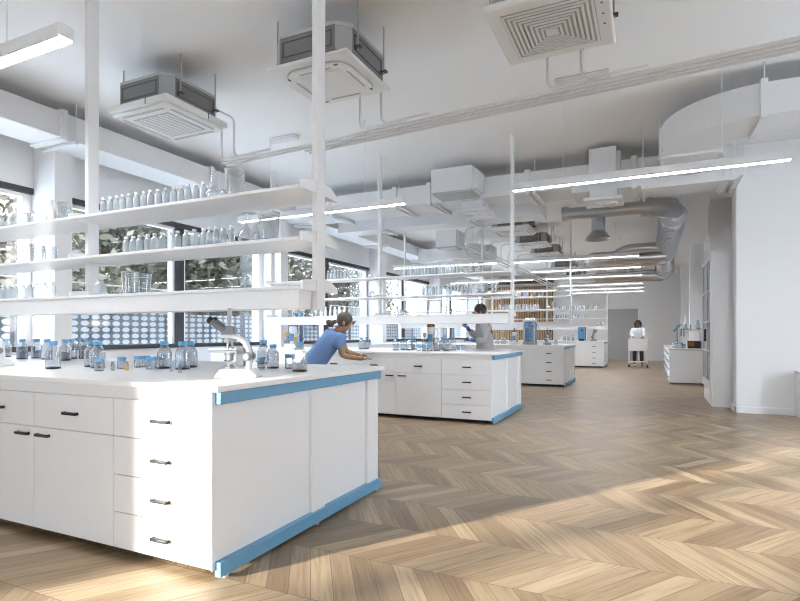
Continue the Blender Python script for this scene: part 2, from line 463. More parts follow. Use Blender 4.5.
make_rack('white hanging shelf rack above the nearest bench', R1)
make_rack('white hanging shelf rack above the bench beside the woman in blue', R2)
make_rack('white hanging shelf rack above the third bench', R3)
make_rack('white hanging shelf rack above the farthest bench', R4)

# ------------------------------------------------------------------ glassware prototypes
def lib(mb, name, m): return mb.mesh(name, m)
def put(me, name, loc, label, cat, group=None, rz=0.0, parts=()):
    o = bpy.data.objects.new(name, me); C.objects.link(o); o.location = loc; o.rotation_euler = (0,0,rz)
    tag(o, label, cat, group)
    for pn, pm in parts:
        c = bpy.data.objects.new(pn, pm); C.objects.link(c); c.parent = o
    return o
def small_bottle():
    me = lib(MB().lathe([(0.019,0),(0.0225,0.004),(0.0225,0.070),(0.020,0.078),(0.0115,0.088),(0.011,0.096)], n=12), 'small_bottle', 'shelf_glass')
    cap = lib(MB().lathe([(0.0135,0.094),(0.0135,0.106),(0.012,0.108)], n=10), 'cap', 'cap_clear')
    return me, [('cap', cap)]
def low_flask():
    me = lib(MB().lathe([(0.030,0),(0.034,0.006),(0.034,0.030),(0.016,0.062),(0.014,0.075),(0.022,0.086)], n=12, caps=(True, False)), 'low_flask', 'shelf_glass')
    return me, []
def big_bottle():
    body = lib(MB().lathe([(0.044,0.006),(0.0465,0.012),(0.0465,0.110),(0.043,0.122),(0.024,0.150),(0.021,0.156),(0.021,0.162)], n=20), 'reagent_bottle', 'clear_glass')
    base = lib(MB().lathe([(0.042,0.0),(0.0455,0.003),(0.0455,0.0115),(0.040,0.013)], n=20), 'base', 'base_reflection')
    cap = lib(MB().lathe([(0.0265,0.158),(0.0275,0.160),(0.0275,0.182),(0.0255,0.185)], n=18), 'cap', 'cap_blue')
    return body, [('base', base), ('cap', cap)]
def full_bottle():
    me, p = big_bottle()
    liq = lib(MB().lathe([(0.043,0.0135),(0.0445,0.016),(0.0445,0.075),(0.043,0.076)], n=18), 'liquid', 'grey_liquid')
    return me, p + [('liquid', liq)]
def jar():
    body = lib(MB().lathe([(0.026,0.003),(0.0285,0.006),(0.0285,0.050),(0.024,0.058)], n=16), 'sample_jar', 'clear_glass')
    base = lib(MB().lathe([(0.026,0.0),(0.0275,0.001),(0.0275,0.003)], n=16), 'base', 'grey_liquid')
    cap = lib(MB().lathe([(0.027,0.056),(0.028,0.058),(0.028,0.076),(0.0265,0.078)], n=16), 'cap', 'cap_blue')
    return body, [('base', base), ('cap', cap)]
def vial(m='clear_glass'):
    body = lib(MB().lathe([(0.010,0),(0.011,0.002),(0.011,0.040),(0.008,0.044)], n=12), 'vial', m)
    cap = lib(MB().lathe([(0.0095,0.043),(0.0095,0.057),(0.009,0.058)], n=12), 'cap', 'cap_blue')
    return body, [('cap', cap)]
def beaker():
    h, r = 0.18, 0.068
    mb = MB().lathe([(0.0005,0.004),(r*0.84,0.003),(r*0.86,0.008),(r*0.98,h*0.96),(r*1.06,h),(r*0.95,h*0.955),(r*0.835,0.010),(0.0005,0.009)], n=22, caps=(True, True))
    band = lib(MB().lathe([(r*0.955,h*0.80),(r*0.96,h*0.81)], n=22, caps=(False, False)), 'graduation', 'white_metal')
    return lib(mb, 'beaker', 'beaker_glass'), [('graduation', band)]
def vol_flask():
    return lib(MB().lathe([(0.035,0),(0.046,0.012),(0.048,0.03),(0.042,0.055),(0.022,0.090),(0.0115,0.112),(0.0105,0.175),(0.019,0.183)], n=18, caps=(True, False)), 'volumetric_flask', 'beaker_glass'), []
def jug():
    return lib(MB().lathe([(0.045,0),(0.048,0.004),(0.048,0.075),(0.040,0.088),(0.026,0.098),(0.026,0.108)], n=18, caps=(True, False)), 'wide_jar', 'shelf_glass'), []
SB = 1.12
P_SB, P_LF, P_BB, P_FB, P_J, P_V, P_VO, P_BK, P_VF, P_JG = small_bottle(), low_flask(), big_bottle(), full_bottle(), jar(), vial(), vial('amber_liquid'), beaker(), vol_flask(), jug()

def row(proto, name, u0, u1, n, Y, z, what, where, group, parts=True, cat='bottle', two=None):
    """a straight row of n bottles at depth Y; counted from the left"""
    x0, x1 = at_y(u0, 300, Y).x, at_y(u1, 300, Y).x
    big = 1.0 if Y < 4 else (1.03 if Y < 9 else 1.25)
    for i in range(n):
        x = x0 + (x1-x0)*i/(n-1)
        put(proto[0], name, (x, Y + random.uniform(-0.006, 0.006), z+0.002), '%s, %s from left on %s' % (what, ORD[i], where), cat, group, random.uniform(0, 3), proto[1] if parts else ()).scale = (big, big, (big if big != 1.03 else 1.22)*1.08)
F1 = R1[1]-0.11
row(P_SB, 'small_bottle', 104, 204, 15, F1, SHZ[0], 'small clear bottle', "nearest rack's top shelf, right bay", 'small bottles on the nearest top shelf')
row(P_SB, 'small_bottle', 126, 194, 10, F1, SHZ[1], 'small clear bottle', "nearest rack's middle shelf, right bay", 'small bottles on the nearest middle shelf')
row(P_SB, 'small_bottle', 203, 231, 5, F1, SHZ[1], 'small clear bottle after the gap', "nearest rack's middle shelf", 'small bottles on the nearest middle shelf')
row(P_SB, 'small_bottle', 2, 52, 8, F1, SHZ[2], 'small clear bottle', "nearest rack's lowest shelf, left bay", 'small bottles on the nearest lowest shelf')
row(P_LF, 'conical_flask', 2, 45, 6, F1, SHZ[0], 'low conical flask', "nearest rack's top shelf, left bay", 'low flasks on the nearest top shelf', cat='flask')
def one(proto, name, u, Y, z, label, cat, sc=1.0, group=None):
    p = at_y(u, 300, Y)
    o = put(proto[0], name, (p.x, Y, z+0.002), label, cat, group, random.uniform(0, 3), proto[1])
    o.scale = (sc, sc, sc); return o
one(P_VF, 'volumetric_flask', 213, F1, SHZ[0], "long-necked flask beside the beaker on nearest rack's top shelf", 'flask', 0.95)
one(P_BK, 'beaker', 235, F1+0.01, SHZ[0], "tall glass beaker at right end of nearest rack's top shelf", 'beaker', 0.9)
one(P_LF, 'conical_flask', 224, F1+0.09, SHZ[0], "low flask behind the tall beaker on nearest rack's top shelf", 'flask', 0.9)
one(P_VF, 'volumetric_flask', 245.5, F1, SHZ[1], "long-necked flask beside the beaker on nearest rack's middle shelf", 'flask', 0.98)
one(P_BK, 'beaker', 269, F1+0.01, SHZ[1], "tall glass beaker at right end of nearest rack's middle shelf", 'beaker', 0.93)
one(P_LF, 'conical_flask', 257, F1+0.09, SHZ[1], "low flask behind the tall beaker on nearest rack's middle shelf", 'flask', 0.9)
one(P_JG, 'wide_jar', 100, F1, SHZ[2], "wide bluish jar beside the post on nearest rack's lowest shelf", 'jar', 0.9)
one(P_BK, 'beaker', 130.5, F1, SHZ[2], "front one of two beakers on nearest rack's lowest shelf", 'beaker', 0.82)
one(P_BK, 'beaker', 143, F1+0.12, SHZ[2], "rear one of two beakers on nearest rack's lowest shelf", 'beaker', 0.82)
one(P_VF, 'volumetric_flask', 52, F1, SHZ[0], "long-necked flask on nearest rack's top shelf, left bay", 'flask', 0.9)
one(P_BK, 'beaker', 65, F1+0.02, SHZ[0], "tall beaker beside the post on nearest rack's top shelf, left bay", 'beaker', 0.72)
one(P_BK, 'beaker', 37, F1, SHZ[1], "left one of two beakers on nearest rack's middle shelf, left bay", 'beaker', 0.72)
one(P_BK, 'beaker', 51, F1+0.05, SHZ[1], "right one of two beakers on nearest rack's middle shelf, left bay", 'beaker', 0.68)
one(P_JG, 'wide_jar', 77, F1+0.06, SHZ[1], "wide jar beside the post on nearest rack's middle shelf", 'jar', 0.75)
F2 = R2[1]-0.11
row(P_SB, 'small_bottle', 402, 458, 17, F2, SHZ[0], 'small clear bottle', "second rack's top shelf, right bay", 'small bottles on the second top shelf')
row(P_SB, 'small_bottle', 409, 470, 18, F2, SHZ[1], 'small clear bottle', "second rack's middle shelf, right bay", 'small bottles on the second middle shelf')
row(P_SB, 'small_bottle', 328, 352, 8, F2, SHZ[0], 'small clear bottle', "second rack's top shelf, left bay", 'small bottles on the second top shelf')
row(P_SB, 'small_bottle', 312, 364, 12, F2, SHZ[2], 'small clear bottle', "second rack's lowest shelf, left bay", 'small bottles on the second lowest shelf')
for u, z, pr, nm, sc, lb in ((473, 0, P_VF, 'volumetric_flask', 0.75, "long-necked flask on second rack's top shelf, right bay"),
        (481, 0, P_BK, 'beaker', 0.72, "tall beaker at right end of second rack's top shelf"),
        (466, 0, P_LF, 'conical_flask', 1.0, "low flask next to the bottles on second rack's top shelf"),
        (484, 1, P_BK, 'beaker', 0.8, "left one of two beakers on second rack's middle shelf, right bay"),
        (494, 1, P_BK, 'beaker', 0.72, "right one of two beakers on second rack's middle shelf, right bay"),
        (478, 1, P_JG, 'wide_jar', 0.7, "wide jar after the bottles on second rack's middle shelf"),
        (360, 0, P_BK, 'beaker', 0.55, "small beaker on second rack's top shelf, left bay"),
        (370, 0, P_VF, 'volumetric_flask', 0.8, "long-necked flask on second rack's top shelf, left bay"),
        (353, 1, P_BK, 'beaker', 0.62, "left one of two beakers on second rack's middle shelf, left bay"),
        (360, 1, P_BK, 'beaker', 0.62, "right one of two beakers on second rack's middle shelf, left bay"),
        (372, 1, P_JG, 'wide_jar', 0.85, "bluish wide jar on second rack's middle shelf, left of the post"),
        (401, 2, P_JG, 'wide_jar', 0.85, "bluish wide jar on second rack's lowest shelf, right of the post")):
    one(pr, nm, u, F2, SHZ[z], lb, nm.split('_')[-1], sc)
F3 = R3[1]-0.11
row(P_SB, 'small_bottle', 500, 538, 12, F3, SHZ[1]-0.0, 'small white bottle', "third rack's middle shelf", 'small bottles on the third middle shelf', False)
row(P_SB, 'small_bottle', 497, 527, 10, F3, SHZ[0], 'small white bottle', "third rack's top shelf", 'small bottles on the third top shelf', False)
one(P_VF, 'volumetric_flask', 548, F3, SHZ[1], "long-necked flask on third rack's middle shelf", 'flask', 0.8)
one(P_BK, 'beaker', 555, F3, SHZ[1], "tall beaker at right end of third rack's middle shelf", 'beaker', 0.9)
one(P_BK, 'beaker', 541, F3, SHZ[0], "tall beaker on third rack's top shelf, right bay", 'beaker', 0.7)
one(P_BK, 'beaker', 533, F3, SHZ[0], "short beaker on third rack's top shelf, left of the tall one", 'beaker', 0.6)
F4 = R4[1]-0.11
row(P_SB, 'small_bottle', 557, 584, 12, F4, SHZ[0], 'small white bottle', "farthest rack's top shelf", 'small bottles on the farthest top shelf', False)
row(P_SB, 'small_bottle', 554, 578, 11, F4, SHZ[1], 'small white bottle', "farthest rack's middle shelf", 'small bottles on the farthest middle shelf', False)
for u, z, pr, nm, sc, lb in ((590.5, 0, P_VF, 'volumetric_flask', 1.0, "long-necked flask at right end of farthest rack's top shelf"),
        (595.5, 0, P_BK, 'beaker', 0.85, "tall beaker at right end of farthest rack's top shelf"),
        (585, 1, P_VF, 'volumetric_flask', 1.0, "long-necked flask on farthest rack's middle shelf"),
        (597.5, 2, P_VF, 'volumetric_flask', 0.9, "long-necked flask on farthest rack's lowest shelf"),
        (602, 2, P_BK, 'beaker', 0.8, "beaker at right end of farthest rack's lowest shelf")):
    one(pr, nm, u, F4, SHZ[z], lb, nm.split('_')[-1], sc)

# ------------------------------------------------------------------ bottles standing on the benches
def stand(proto, name, u, v, label, cat, sc=1.0, group=None, zt=TOP):
    p = at_z(u, v, zt)
    o = put(proto[0], name, (p.x, p.y, zt), label, cat, group, random.uniform(0, 3), proto[1]); o.scale = (sc,)*3
    return o
near = 'reagent bottles on the nearest bench'
for u, v, full, lb in (
        (6, 357.0, 0, 'at the left picture edge behind the microscope arm'),
        (22, 359.0, 1, 'second from the left edge, half full'),
        (36.5, 358.2, 1, 'third from the left edge, half full'),
        (47, 359.4, 0, 'behind the front left one, empty'),
        (53, 368.5, 0, 'standing alone at front left'),
        (65, 360.5, 1, 'left of the pair beside the front left bottle'),
        (72, 358.8, 0, 'right of the pair beside the front left bottle'),
        (84, 358.6, 1, 'half full, just left of the close front pair'),
        (91.5, 366.8, 0, 'partly hidden behind the bottle with a jar before it'),
        (98, 368.0, 0, 'with a small jar right before it'),
        (164.5, 368.4, 0, 'right of the group of small jars'),
        (182.5, 369.4, 0, 'left one of the pair left of the front microscope'),
        (190.5, 367.4, 0, 'right one of the pair left of the front microscope'),
        (247, 363.0, 0, 'far back behind the front microscope arm'),
        (263.5, 364.0, 0, 'behind a jar, right of the front microscope'),
        (299.5, 371.3, 0, 'at the right end of the bench, in front')):
    stand(P_FB if full else P_BB, 'reagent_bottle', u, v, 'blue-capped glass bottle on nearest bench, ' + lb, 'bottle', 1.0, near)
stand(P_BB, 'reagent_bottle', 273, 368.3, 'smaller blue-capped bottle on nearest bench, beside a jar right of the microscope', 'bottle', 0.88, near)
jg = 'small blue-capped jars on the nearest bench'
for u, v, lb in ((99.3, 370.8, 'in front of a tall bottle, at left'), (121.8, 368.5, 'beside the amber vial'), (138.5, 367.3, 'leftmost of the cluster of five'),
                 (146.3, 366.6, 'rear one of the cluster of five'), (150.7, 369.2, 'front one of the cluster of five'), (157.5, 368.0, 'fourth of the cluster of five'),
                 (162.5, 365.4, 'rightmost of the cluster of five'), (261.3, 368.0, 'before a tall bottle, right of the microscope'), (290, 368.5, 'left behind the rightmost tall bottle'), (48, 358, 'behind the front left bottle')):
    stand(P_J, 'sample_jar', u, v, 'small blue-capped jar on nearest bench, ' + lb, 'jar', 1.0 if u != 290 else 1.25, jg)
for u, v, pr, lb in ((112.8, 370.5, P_V, 'small clear vial with blue cap left of the amber vial'), (126.8, 370.4, P_VO, 'small amber vial with blue cap on the nearest bench'),
                     (171.8, 371.5, P_V, 'small clear vial, left one of two before the bottle pair'), (180, 372.6, P_V, 'small clear vial, right one of two before the bottle pair')):
    stand(pr, 'vial', u, v, lb, 'vial', 1.0)
g2 = 'reagent bottles on the second bench'
for i, (u, v) in enumerate(((361.5, 349.2), (366.5, 349.0), (395.5, 350.2), (403.5, 349.6), (409.5, 350.2), (414, 349.2), (437, 350.6), (442.5, 349.4), (446.5, 350.6), (453, 350.2))):
    stand(P_BB, 'reagent_bottle', u, v, 'blue-capped glass bottle on second bench, %s from left' % ORD[i], 'bottle', 1.0, g2)
for i, (u, v) in enumerate(((418.3, 350.8), (424, 350.9), (429.5, 350.9))):
    stand(P_J, 'sample_jar', u, v, 'small blue-capped jar on second bench, %s from left' % ORD[i], 'jar', 1.2, 'jars on the second bench')
for i, (u, v) in enumerate(((458.2, 349.6), (463, 349.8))):
    stand(P_J, 'sample_jar', u, v, 'small jar in front of the grey-coated person, %s one' % ('left', 'right')[i], 'jar', 1.0)
g3 = 'bottles on the third bench'
for i, (u, pr, nm, sc, lb) in enumerate(((497, P_VF, 'volumetric_flask', 1.3, 'left of the amber topped device'), (503.5, P_VF, 'volumetric_flask', 1.6, 'tall one just left of the amber topped device'),
        (491, P_BK, 'beaker', 0.8, 'leftmost, a small beaker'), (556, P_J, 'sample_jar', 1.3, 'right of the dark microscope'))):
    p = at_y(u, 340, B3[1]+0.55)
    o = put(pr[0], nm, (p.x, p.y, TOP), 'glassware on third bench, ' + lb, 'flask' if 'flask' in nm else nm.split('_')[-1], None, 0, pr[1]); o.scale = (sc,)*3
for i, (u, pr, nm, sc, lb) in enumerate(((560, P_VF, 'volumetric_flask', 1.0, 'short flask at left'), (564.5, P_BK, 'beaker', 1.0, 'left one of two beakers'), (568.8, P_BK, 'beaker', 1.0, 'right one of two beakers'), (573.2, P_BB, 'reagent_bottle', 1.1, 'bottle left of the blue panel'))):
    p = at_y(u, 340, B4[1]+0.5)
    o = put(pr[0], nm, (p.x, p.y, TOP), 'glassware on farthest bench, ' + lb, 'flask' if 'flask' in nm else nm.split('_')[-1], None, 0, pr[1]); o.scale = (sc,)*3

# ------------------------------------------------------------------ instruments
def make_microscope(label, loc, rz, m='white_metal', sc=1.0):
    t = thing('microscope', label, 'microscope', loc, rz, 'microscopes'); t.scale = (sc,)*3
    MB().prism([(-0.115,0),(0.112,0),(0.112,0.014),(0.075,0.045),(0.03,0.048),(-0.085,0.047),(-0.112,0.012)], 1, -0.065, 0.065).build('base', m, t, bevel=0.008)
    for y in (-0.045, 0.045):
        for x in (-0.09, 0.09): MB().cyl((x,y,-0.001),(x,y,0.003),0.012).build('foot', 'black', t)
    path = [(0.066,0.03),(0.068,0.10),(0.064,0.15),(0.045,0.196),(0.01,0.221),(-0.04,0.230),(-0.096,0.230)]
    inn = [(-0.096,0.212),(-0.04,0.211),(0.0,0.200),(0.026,0.176),(0.040,0.14),(0.042,0.10),(0.036,0.03)]
    MB().prism(path + inn, 1, -0.024, 0.024).build('arm', m, t, bevel=0.006)
    h = MB().prism([(-0.085,0.231),(-0.016,0.231),(-0.016,0.262),(-0.03,0.276),(-0.072,0.276),(-0.095,0.25)], 1, -0.034, 0.034).build('head', 'grey_plastic', t, bevel=0.005)
    for y in (-0.030, 0.030):
        e = MB().cyl((-0.07,y,0.250),(-0.135,y*1.1,0.300),0.019,0.017,14).build('eyepiece', 'grey_plastic', t)
        MB().cyl((-0.135,y*1.1,0.300),(-0.152,y*1.1,0.313),0.0205,0.019,14).build('eyecup', 'black', e)
    MB().cyl((-0.052,0,0.27),(-0.052,0,0.372),0.0125,None,14).build('camera_tube', 'light_grey', t)
    nz = MB().cyl((-0.052,0,0.188),(-0.052,0,0.212),0.028,0.024,16).build('nosepiece', 'light_grey', t)
    for a in (0.3, 2.4, 4.5):
        MB().cyl((-0.052+0.012*math.cos(a),0.012*math.sin(a),0.19),(-0.052+0.018*math.cos(a),0.018*math.sin(a),0.152),0.0085,0.006,10).build('objective', 'steel', nz)
    MB().box(-0.140,-0.06,0.134,0.0,0.06,0.144).build('stage', 'light_grey', t, bevel=0.002)
    MB().lathe([(0.010,0.088),(0.022,0.092),(0.022,0.120),(0.028,0.124),(0.028,0.134)], (-0.052,0,0)).build('condenser', 'steel', t)
    MB().lathe([(0.028,0.046),(0.028,0.058),(0.020,0.064),(0.020,0.070)], (-0.052,0,0)).build('lamp_housing', 'steel', t)
    MB().box(-0.006,-0.034,0.06,0.038,0.034,0.160).build('focus_block', 'grey_plastic', t, bevel=0.006)
    for s in (-1, 1):
        k = MB().cyl((0.055,s*0.022,0.112),(0.055,s*0.052,0.112),0.024,None,18).build('focus_knob', 'grey_plastic', t)
        MB().cyl((0.055,s*0.052,0.112),(0.055,s*0.064,0.112),0.014,None,14).build('fine_knob', 'light_grey', k)
    return t
make_microscope('white microscope with grey eyepieces at the right end of the nearest bench', (-2.012, 2.255, TOP), math.radians(25))
p = at_z(-2, 366, TOP)
make_microscope('white microscope cut off by the left picture edge on the nearest bench', (p.x-0.05, p.y, TOP), math.radians(30))
p = at_y(547, 340, B3[1]+0.22)
make_microscope('dark microscope on the third bench, right of the blue cylinder', (p.x, p.y, TOP), math.radians(115), 'grey_plastic')
p = at_y(593.5, 340, B4[1]+0.25)
make_microscope('dark microscope at the right end of the farthest bench', (p.x, p.y, TOP), math.radians(115), 'grey_plastic', 1.15)

def make_reactor(label, loc, r=0.155, h=0.50):
    t = thing('bioreactor', label, 'bioreactor', loc, 0, 'blue glass cylinder devices')
    MB().lathe([(r*1.05,0),(r*1.08,0.01),(r*1.08,0.05),(r,0.06)], n=22).build('base', 'grey_plastic', t)
    MB().lathe([(r,0.06),(r,h)], n=26, caps=(False, False)).build('glass_cylinder', 'blue_glass', t)
    MB().lathe([(r*0.9,0.062),(r*0.9,h*0.72),(r*0.88,h*0.73)], n=22).build('contents', 'device_blue', t)
    MB().lathe([(r*1.05,h),(r*1.05,h+0.03),(r,h+0.035)], n=22).build('lid', 'light_grey', t)
    for i, (x, y, q) in enumerate(((-0.06,0.0,0.045),(0.07,0.03,0.035),(0.0,0.08,0.03))):
        MB().lathe([(q,h+0.03),(q,h+0.075),(q*0.6,h+0.09)], (x,y,0)).build('port_cap', 'white_metal', t)
    for a in range(4):
        an = PI/4 + a*PI/2
        MB().cyl((r*1.03*math.cos(an), r*1.03*math.sin(an), 0.03),(r*1.03*math.cos(an), r*1.03*math.sin(an), h+0.02),0.009).build('column', 'steel', t)
    MB().cyl((0,0,0.08),(0,0,h),0.010).build('stirrer_shaft', 'black', t)
    MB().tube([(r,0,h*0.9),(r+0.05,0,h*0.7),(r+0.05,0,0.2),(r,0,0.1)],0.007).build('hose', 'device_blue', t)
    return t
p = at_y(530, 340, B3[1]+0.20); make_reactor('blue glass cylinder device with white caps on the third bench', (p.x, p.y, TOP), 0.15)
p = at_y(298, 340, 7.7); make_reactor('blue glass cylinder device on the second bench, behind the amber bottle device at left', (p.x, p.y, TOP), 0.09, 0.60)

def make_evap(label, loc, s=1.0):
    t = thing('evaporator', label, 'evaporator', loc, 0, 'small evaporators with amber flask'); t.scale = (s,)*3
    MB().box(-0.12,-0.09,0,0.12,0.09,0.07).build('base', 'white_metal', t, bevel=0.01)
    MB().box(-0.055,-0.02,0.07,0.045,0.07,0.30).build('column', 'white_metal', t, bevel=0.01)
    MB().lathe([(0.06,0.27),(0.066,0.28),(0.066,0.34),(0.055,0.36)], n=18).build('head', 'white_metal', t)
    MB().lathe([(0.055,0.36),(0.068,0.372),(0.062,0.395),(0.03,0.43),(0.016,0.45)], n=18).build('amber_flask', 'amber_glass', t)
    MB().lathe([(0.020,0.445),(0.020,0.465)], n=14).build('stopper', 'black', t)
    MB().lathe([(0.03,0.07),(0.05,0.09),(0.05,0.13),(0.02,0.17),(0.015,0.20)], (-0.10,-0.03,0)).build('receiver_flask', 'clear_glass', t)
    MB().lathe([(0.025,0.20),(0.03,0.21),(0.03,0.26),(0.022,0.27)], (-0.10,-0.03,0)).build('orange_trap', 'amber_liquid', t, None)
    MB().lathe([(0.028,0.07),(0.03,0.08),(0.03,0.16),(0.02,0.18)], (0.085,-0.05,0)).build('side_bottle', 'amber_liquid', t)
    MB().box(-0.045,-0.035,0.12,0.035,-0.02,0.24).build('control_panel', 'device_blue', t)
    MB().tube([(0.05,0.0,0.32),(0.11,0,0.34),(0.13,0,0.25),(0.10,-0.03,0.18)],0.007).build('hose', 'light_grey', t)
    return t
p = at_y(293, 348, 7.3); make_evap('amber topped white device at the far left of the second bench', (p.x, p.y, TOP), 1.0)
p = at_y(431, 348, 7.75); make_evap('amber topped white device behind the bottles of the second bench', (p.x, p.y, TOP), 0.95)
p = at_y(514.5, 342, B3[1]+0.6); make_evap('amber topped white device left of the blue cylinder on the third bench', (p.x, p.y, TOP), 0.78)
# tall panel instrument on the farthest bench
p = at_y(582, 340, B4[1]+0.10)
t = thing('analyser', 'narrow analyser with blue front panel on the farthest bench', 'analyser', (p.x, p.y, TOP))
MB().box(-0.14,0,0,0.14,0.25,0.50).build('housing', 'white_metal', t, bevel=0.01)
MB().box(-0.135,-0.012,0.03,0.09,0.0,0.47).build('front_panel', 'device_blue', t)
MB().box(-0.09,-0.05,0.0,0.07,0.0,0.07).build('tray', 'black', t)
MB().cyl((0,-0.03,0.36),(0.0,-0.01,0.36),0.03).build('dial', 'black', t)
MB().cyl((0.11,-0.03,0.0),(0.11,-0.03,0.48),0.012).build('rod', 'black', t)

# tray with clear flask hung behind the left amber device
# ------------------------------------------------------------------ right-hand wall bench
rb = thing('wall_bench', 'low white wall bench with blue handles on the right, before the far wall', 'lab bench', (0.40, 13.5, 0))
MB().box(0.015,0.01,0.03,1.02,5.0,0.765).build('carcass', 'white_laminate', rb)
MB().box(-0.01,-0.02,0.765,1.03,5.02,0.79).build('worktop', 'white_worktop', rb, bevel=0.003)
MB().box(-0.012,-0.024,0.755,1.03,-0.018,0.779).build('front_edge', 'light_grey', rb)
for k in range(6):
    for a, b_ in zip((0.04,0.22,0.40,0.58), (0.215,0.395,0.575,0.755)):
        q = MB().box(0.0,0.02+k*0.83,a,0.016,0.84+k*0.83,b_).build('drawer', 'white_laminate', rb)
        MB().box(-0.03,0.33+k*0.83,(a+b_)/2-0.012,0.0,0.53+k*0.83,(a+b_)/2+0.012).build('handle', 'blue_edge', q, bevel=0.003)
RT = 0.79
st = thing('retort_stand', 'dark lab stand with blue head on the right wall bench', 'stand', (0.62, 15.0, RT))
MB().box(-0.10,-0.07,0,0.10,0.07,0.02).build('foot', 'device_blue', st)
MB().cyl((0,0,0.02),(0,0,0.56),0.014).build('rod', 'grey_plastic', st)
MB().prism([(-0.11,0.40),(-0.05,0.46),(0.03,0.56),(0.08,0.60),(0.10,0.55),(0.02,0.47),(-0.06,0.38)], 1, -0.03, 0.03).build('head', 'blue_edge', st)
s2 = thing('lab_shelf', 'small dark wall shelf above the right wall bench', 'shelf', (1.05, 15.4, 1.23))
MB().box(-0.34,-0.1,0.0,0.34,0.16,0.02).build('board', 'grey_plastic', s2)
MB().box(-0.34,-0.02,-0.16,-0.31,0.02,0.0).build('bracket', 'grey_plastic', s2)
MB().box(0.345,-0.02,-0.16,0.395,0.02,0.02).build('wall_mount', 'grey_plastic', s2)
MB().cyl((-0.12,0.0,0.02),(-0.12,0.0,0.13),0.01).build('rod', 'black', s2)
o = put(P_VF[0], 'volumetric_flask', (0.82, 15.35, 1.252), 'tall glass flask on the small dark shelf at right', 'flask'); o.scale = (1.3, 1.3, 1.9)
o = put(P_BB[0], 'reagent_bottle', (1.10, 15.4, 1.252), 'blue-capped bottle on the small dark shelf at right', 'bottle', None, 0, P_BB[1]); o.scale = (1.2,)*3
hp = thing('hotplate', 'dark box heater with curved arm on the right wall bench', 'heater', (0.92, 14.0, RT))
MB().box(-0.13,-0.12,0.0,0.13,0.12,0.17).build('housing', 'black', hp, bevel=0.01)
MB().box(-0.13,-0.13,0.05,0.0,-0.12,0.15).build('window', 'amber_glass', hp)
MB().tube([(0.12,0,0.15)] + arc((0.02,0,0.33),0.11,0,PI*0.55,(1,0,0),(0,0,1),6) + [(-0.14,0,0.40),(-0.19,0,0.36),(-0.20,0,0.28)],0.018).build('arm', 'light_grey', hp)
MB().box(-0.22,-0.03,0.27,-0.19,0.03,0.42).build('arm_head', 'blue_edge', hp)
MB().cyl((0.15,0,0.0),(0.15,0,0.15),0.03).build('knob_column', 'light_grey', hp)
for i, (x, y, pr, nm, sc, lb) in enumerate(((0.50,14.0,P_VF,'volumetric_flask',1.1,'leftmost'), (0.58,13.8,P_JG,'wide_jar',1.0,'front left'), (0.66,14.1,P_BK,'beaker',0.7,'middle'), (0.72,13.8,P_J,'sample_jar',1.3,'front middle'), (0.60,14.5,P_BB,'reagent_bottle',1.0,'rear, blue-capped'))):
    o = put(pr[0], nm, (x, y, RT), '%s piece of glassware in the group on the right wall bench' % lb, nm.split('_')[-1], None, 0, pr[1]); o.scale = (sc,)*3

# glass-fronted cabinet
gc = thing('tall_cabinet', 'tall white cabinet with glass doors beside the white wall block', 'cabinet', (0.845, 9.5, 0))
c = MB(); W_, D_, H_ = 0.60, 1.40, 2.40
c.box(0.03,0,0.0,W_,0.02,H_); c.box(0.03,D_-0.02,0,W_,D_,H_); c.box(W_-0.02,0.02,0,W_,D_-0.02,H_); c.box(0.03,0.02,H_-0.03,W_,D_-0.02,H_); c.box(0.03,0.02,0,W_-0.02,D_-0.02,0.25)
c.build('carcass', 'white_laminate', gc)
for z in (0.72, 1.18, 1.64, 2.0): MB().box(0.06,0.02,z,W_-0.02,D_-0.02,z+0.02).build('shelf', 'light_grey', gc)
for k in range(2):
    y0, y1 = k*D_/2+0.002, (k+1)*D_/2-0.002
    m = MB()
    m.box(0.0,y0,0.25,0.028,y0+0.06,H_-0.04); m.box(0.0,y1-0.06,0.25,0.028,y1,H_-0.04); m.box(0.0,y0+0.06,0.25,0.028,y1-0.06,0.38); m.box(0.0,y0+0.06,H_-0.12,0.028,y1-0.06,H_-0.04)
    for z in (0.85,1.32,1.80): m.box(0.004,y0+0.06,z-0.012,0.026,y1-0.06,z+0.012)
    m.box(0.004,(y0+y1)/2-0.012,0.38,0.026,(y0+y1)/2+0.012,H_-0.12)
    dd = m.build('door', 'white_laminate', gc)
    MB().box(0.011,y0+0.06,0.38,0.016,y1-0.06,H_-0.12).build('pane', 'window_glass', dd)
    MB().box(-0.025,(y1-0.045 if k == 0 else y0+0.03),1.0,0.0,(y1-0.03 if k == 0 else y0+0.045),1.2).build('handle', 'dark_handle', dd)

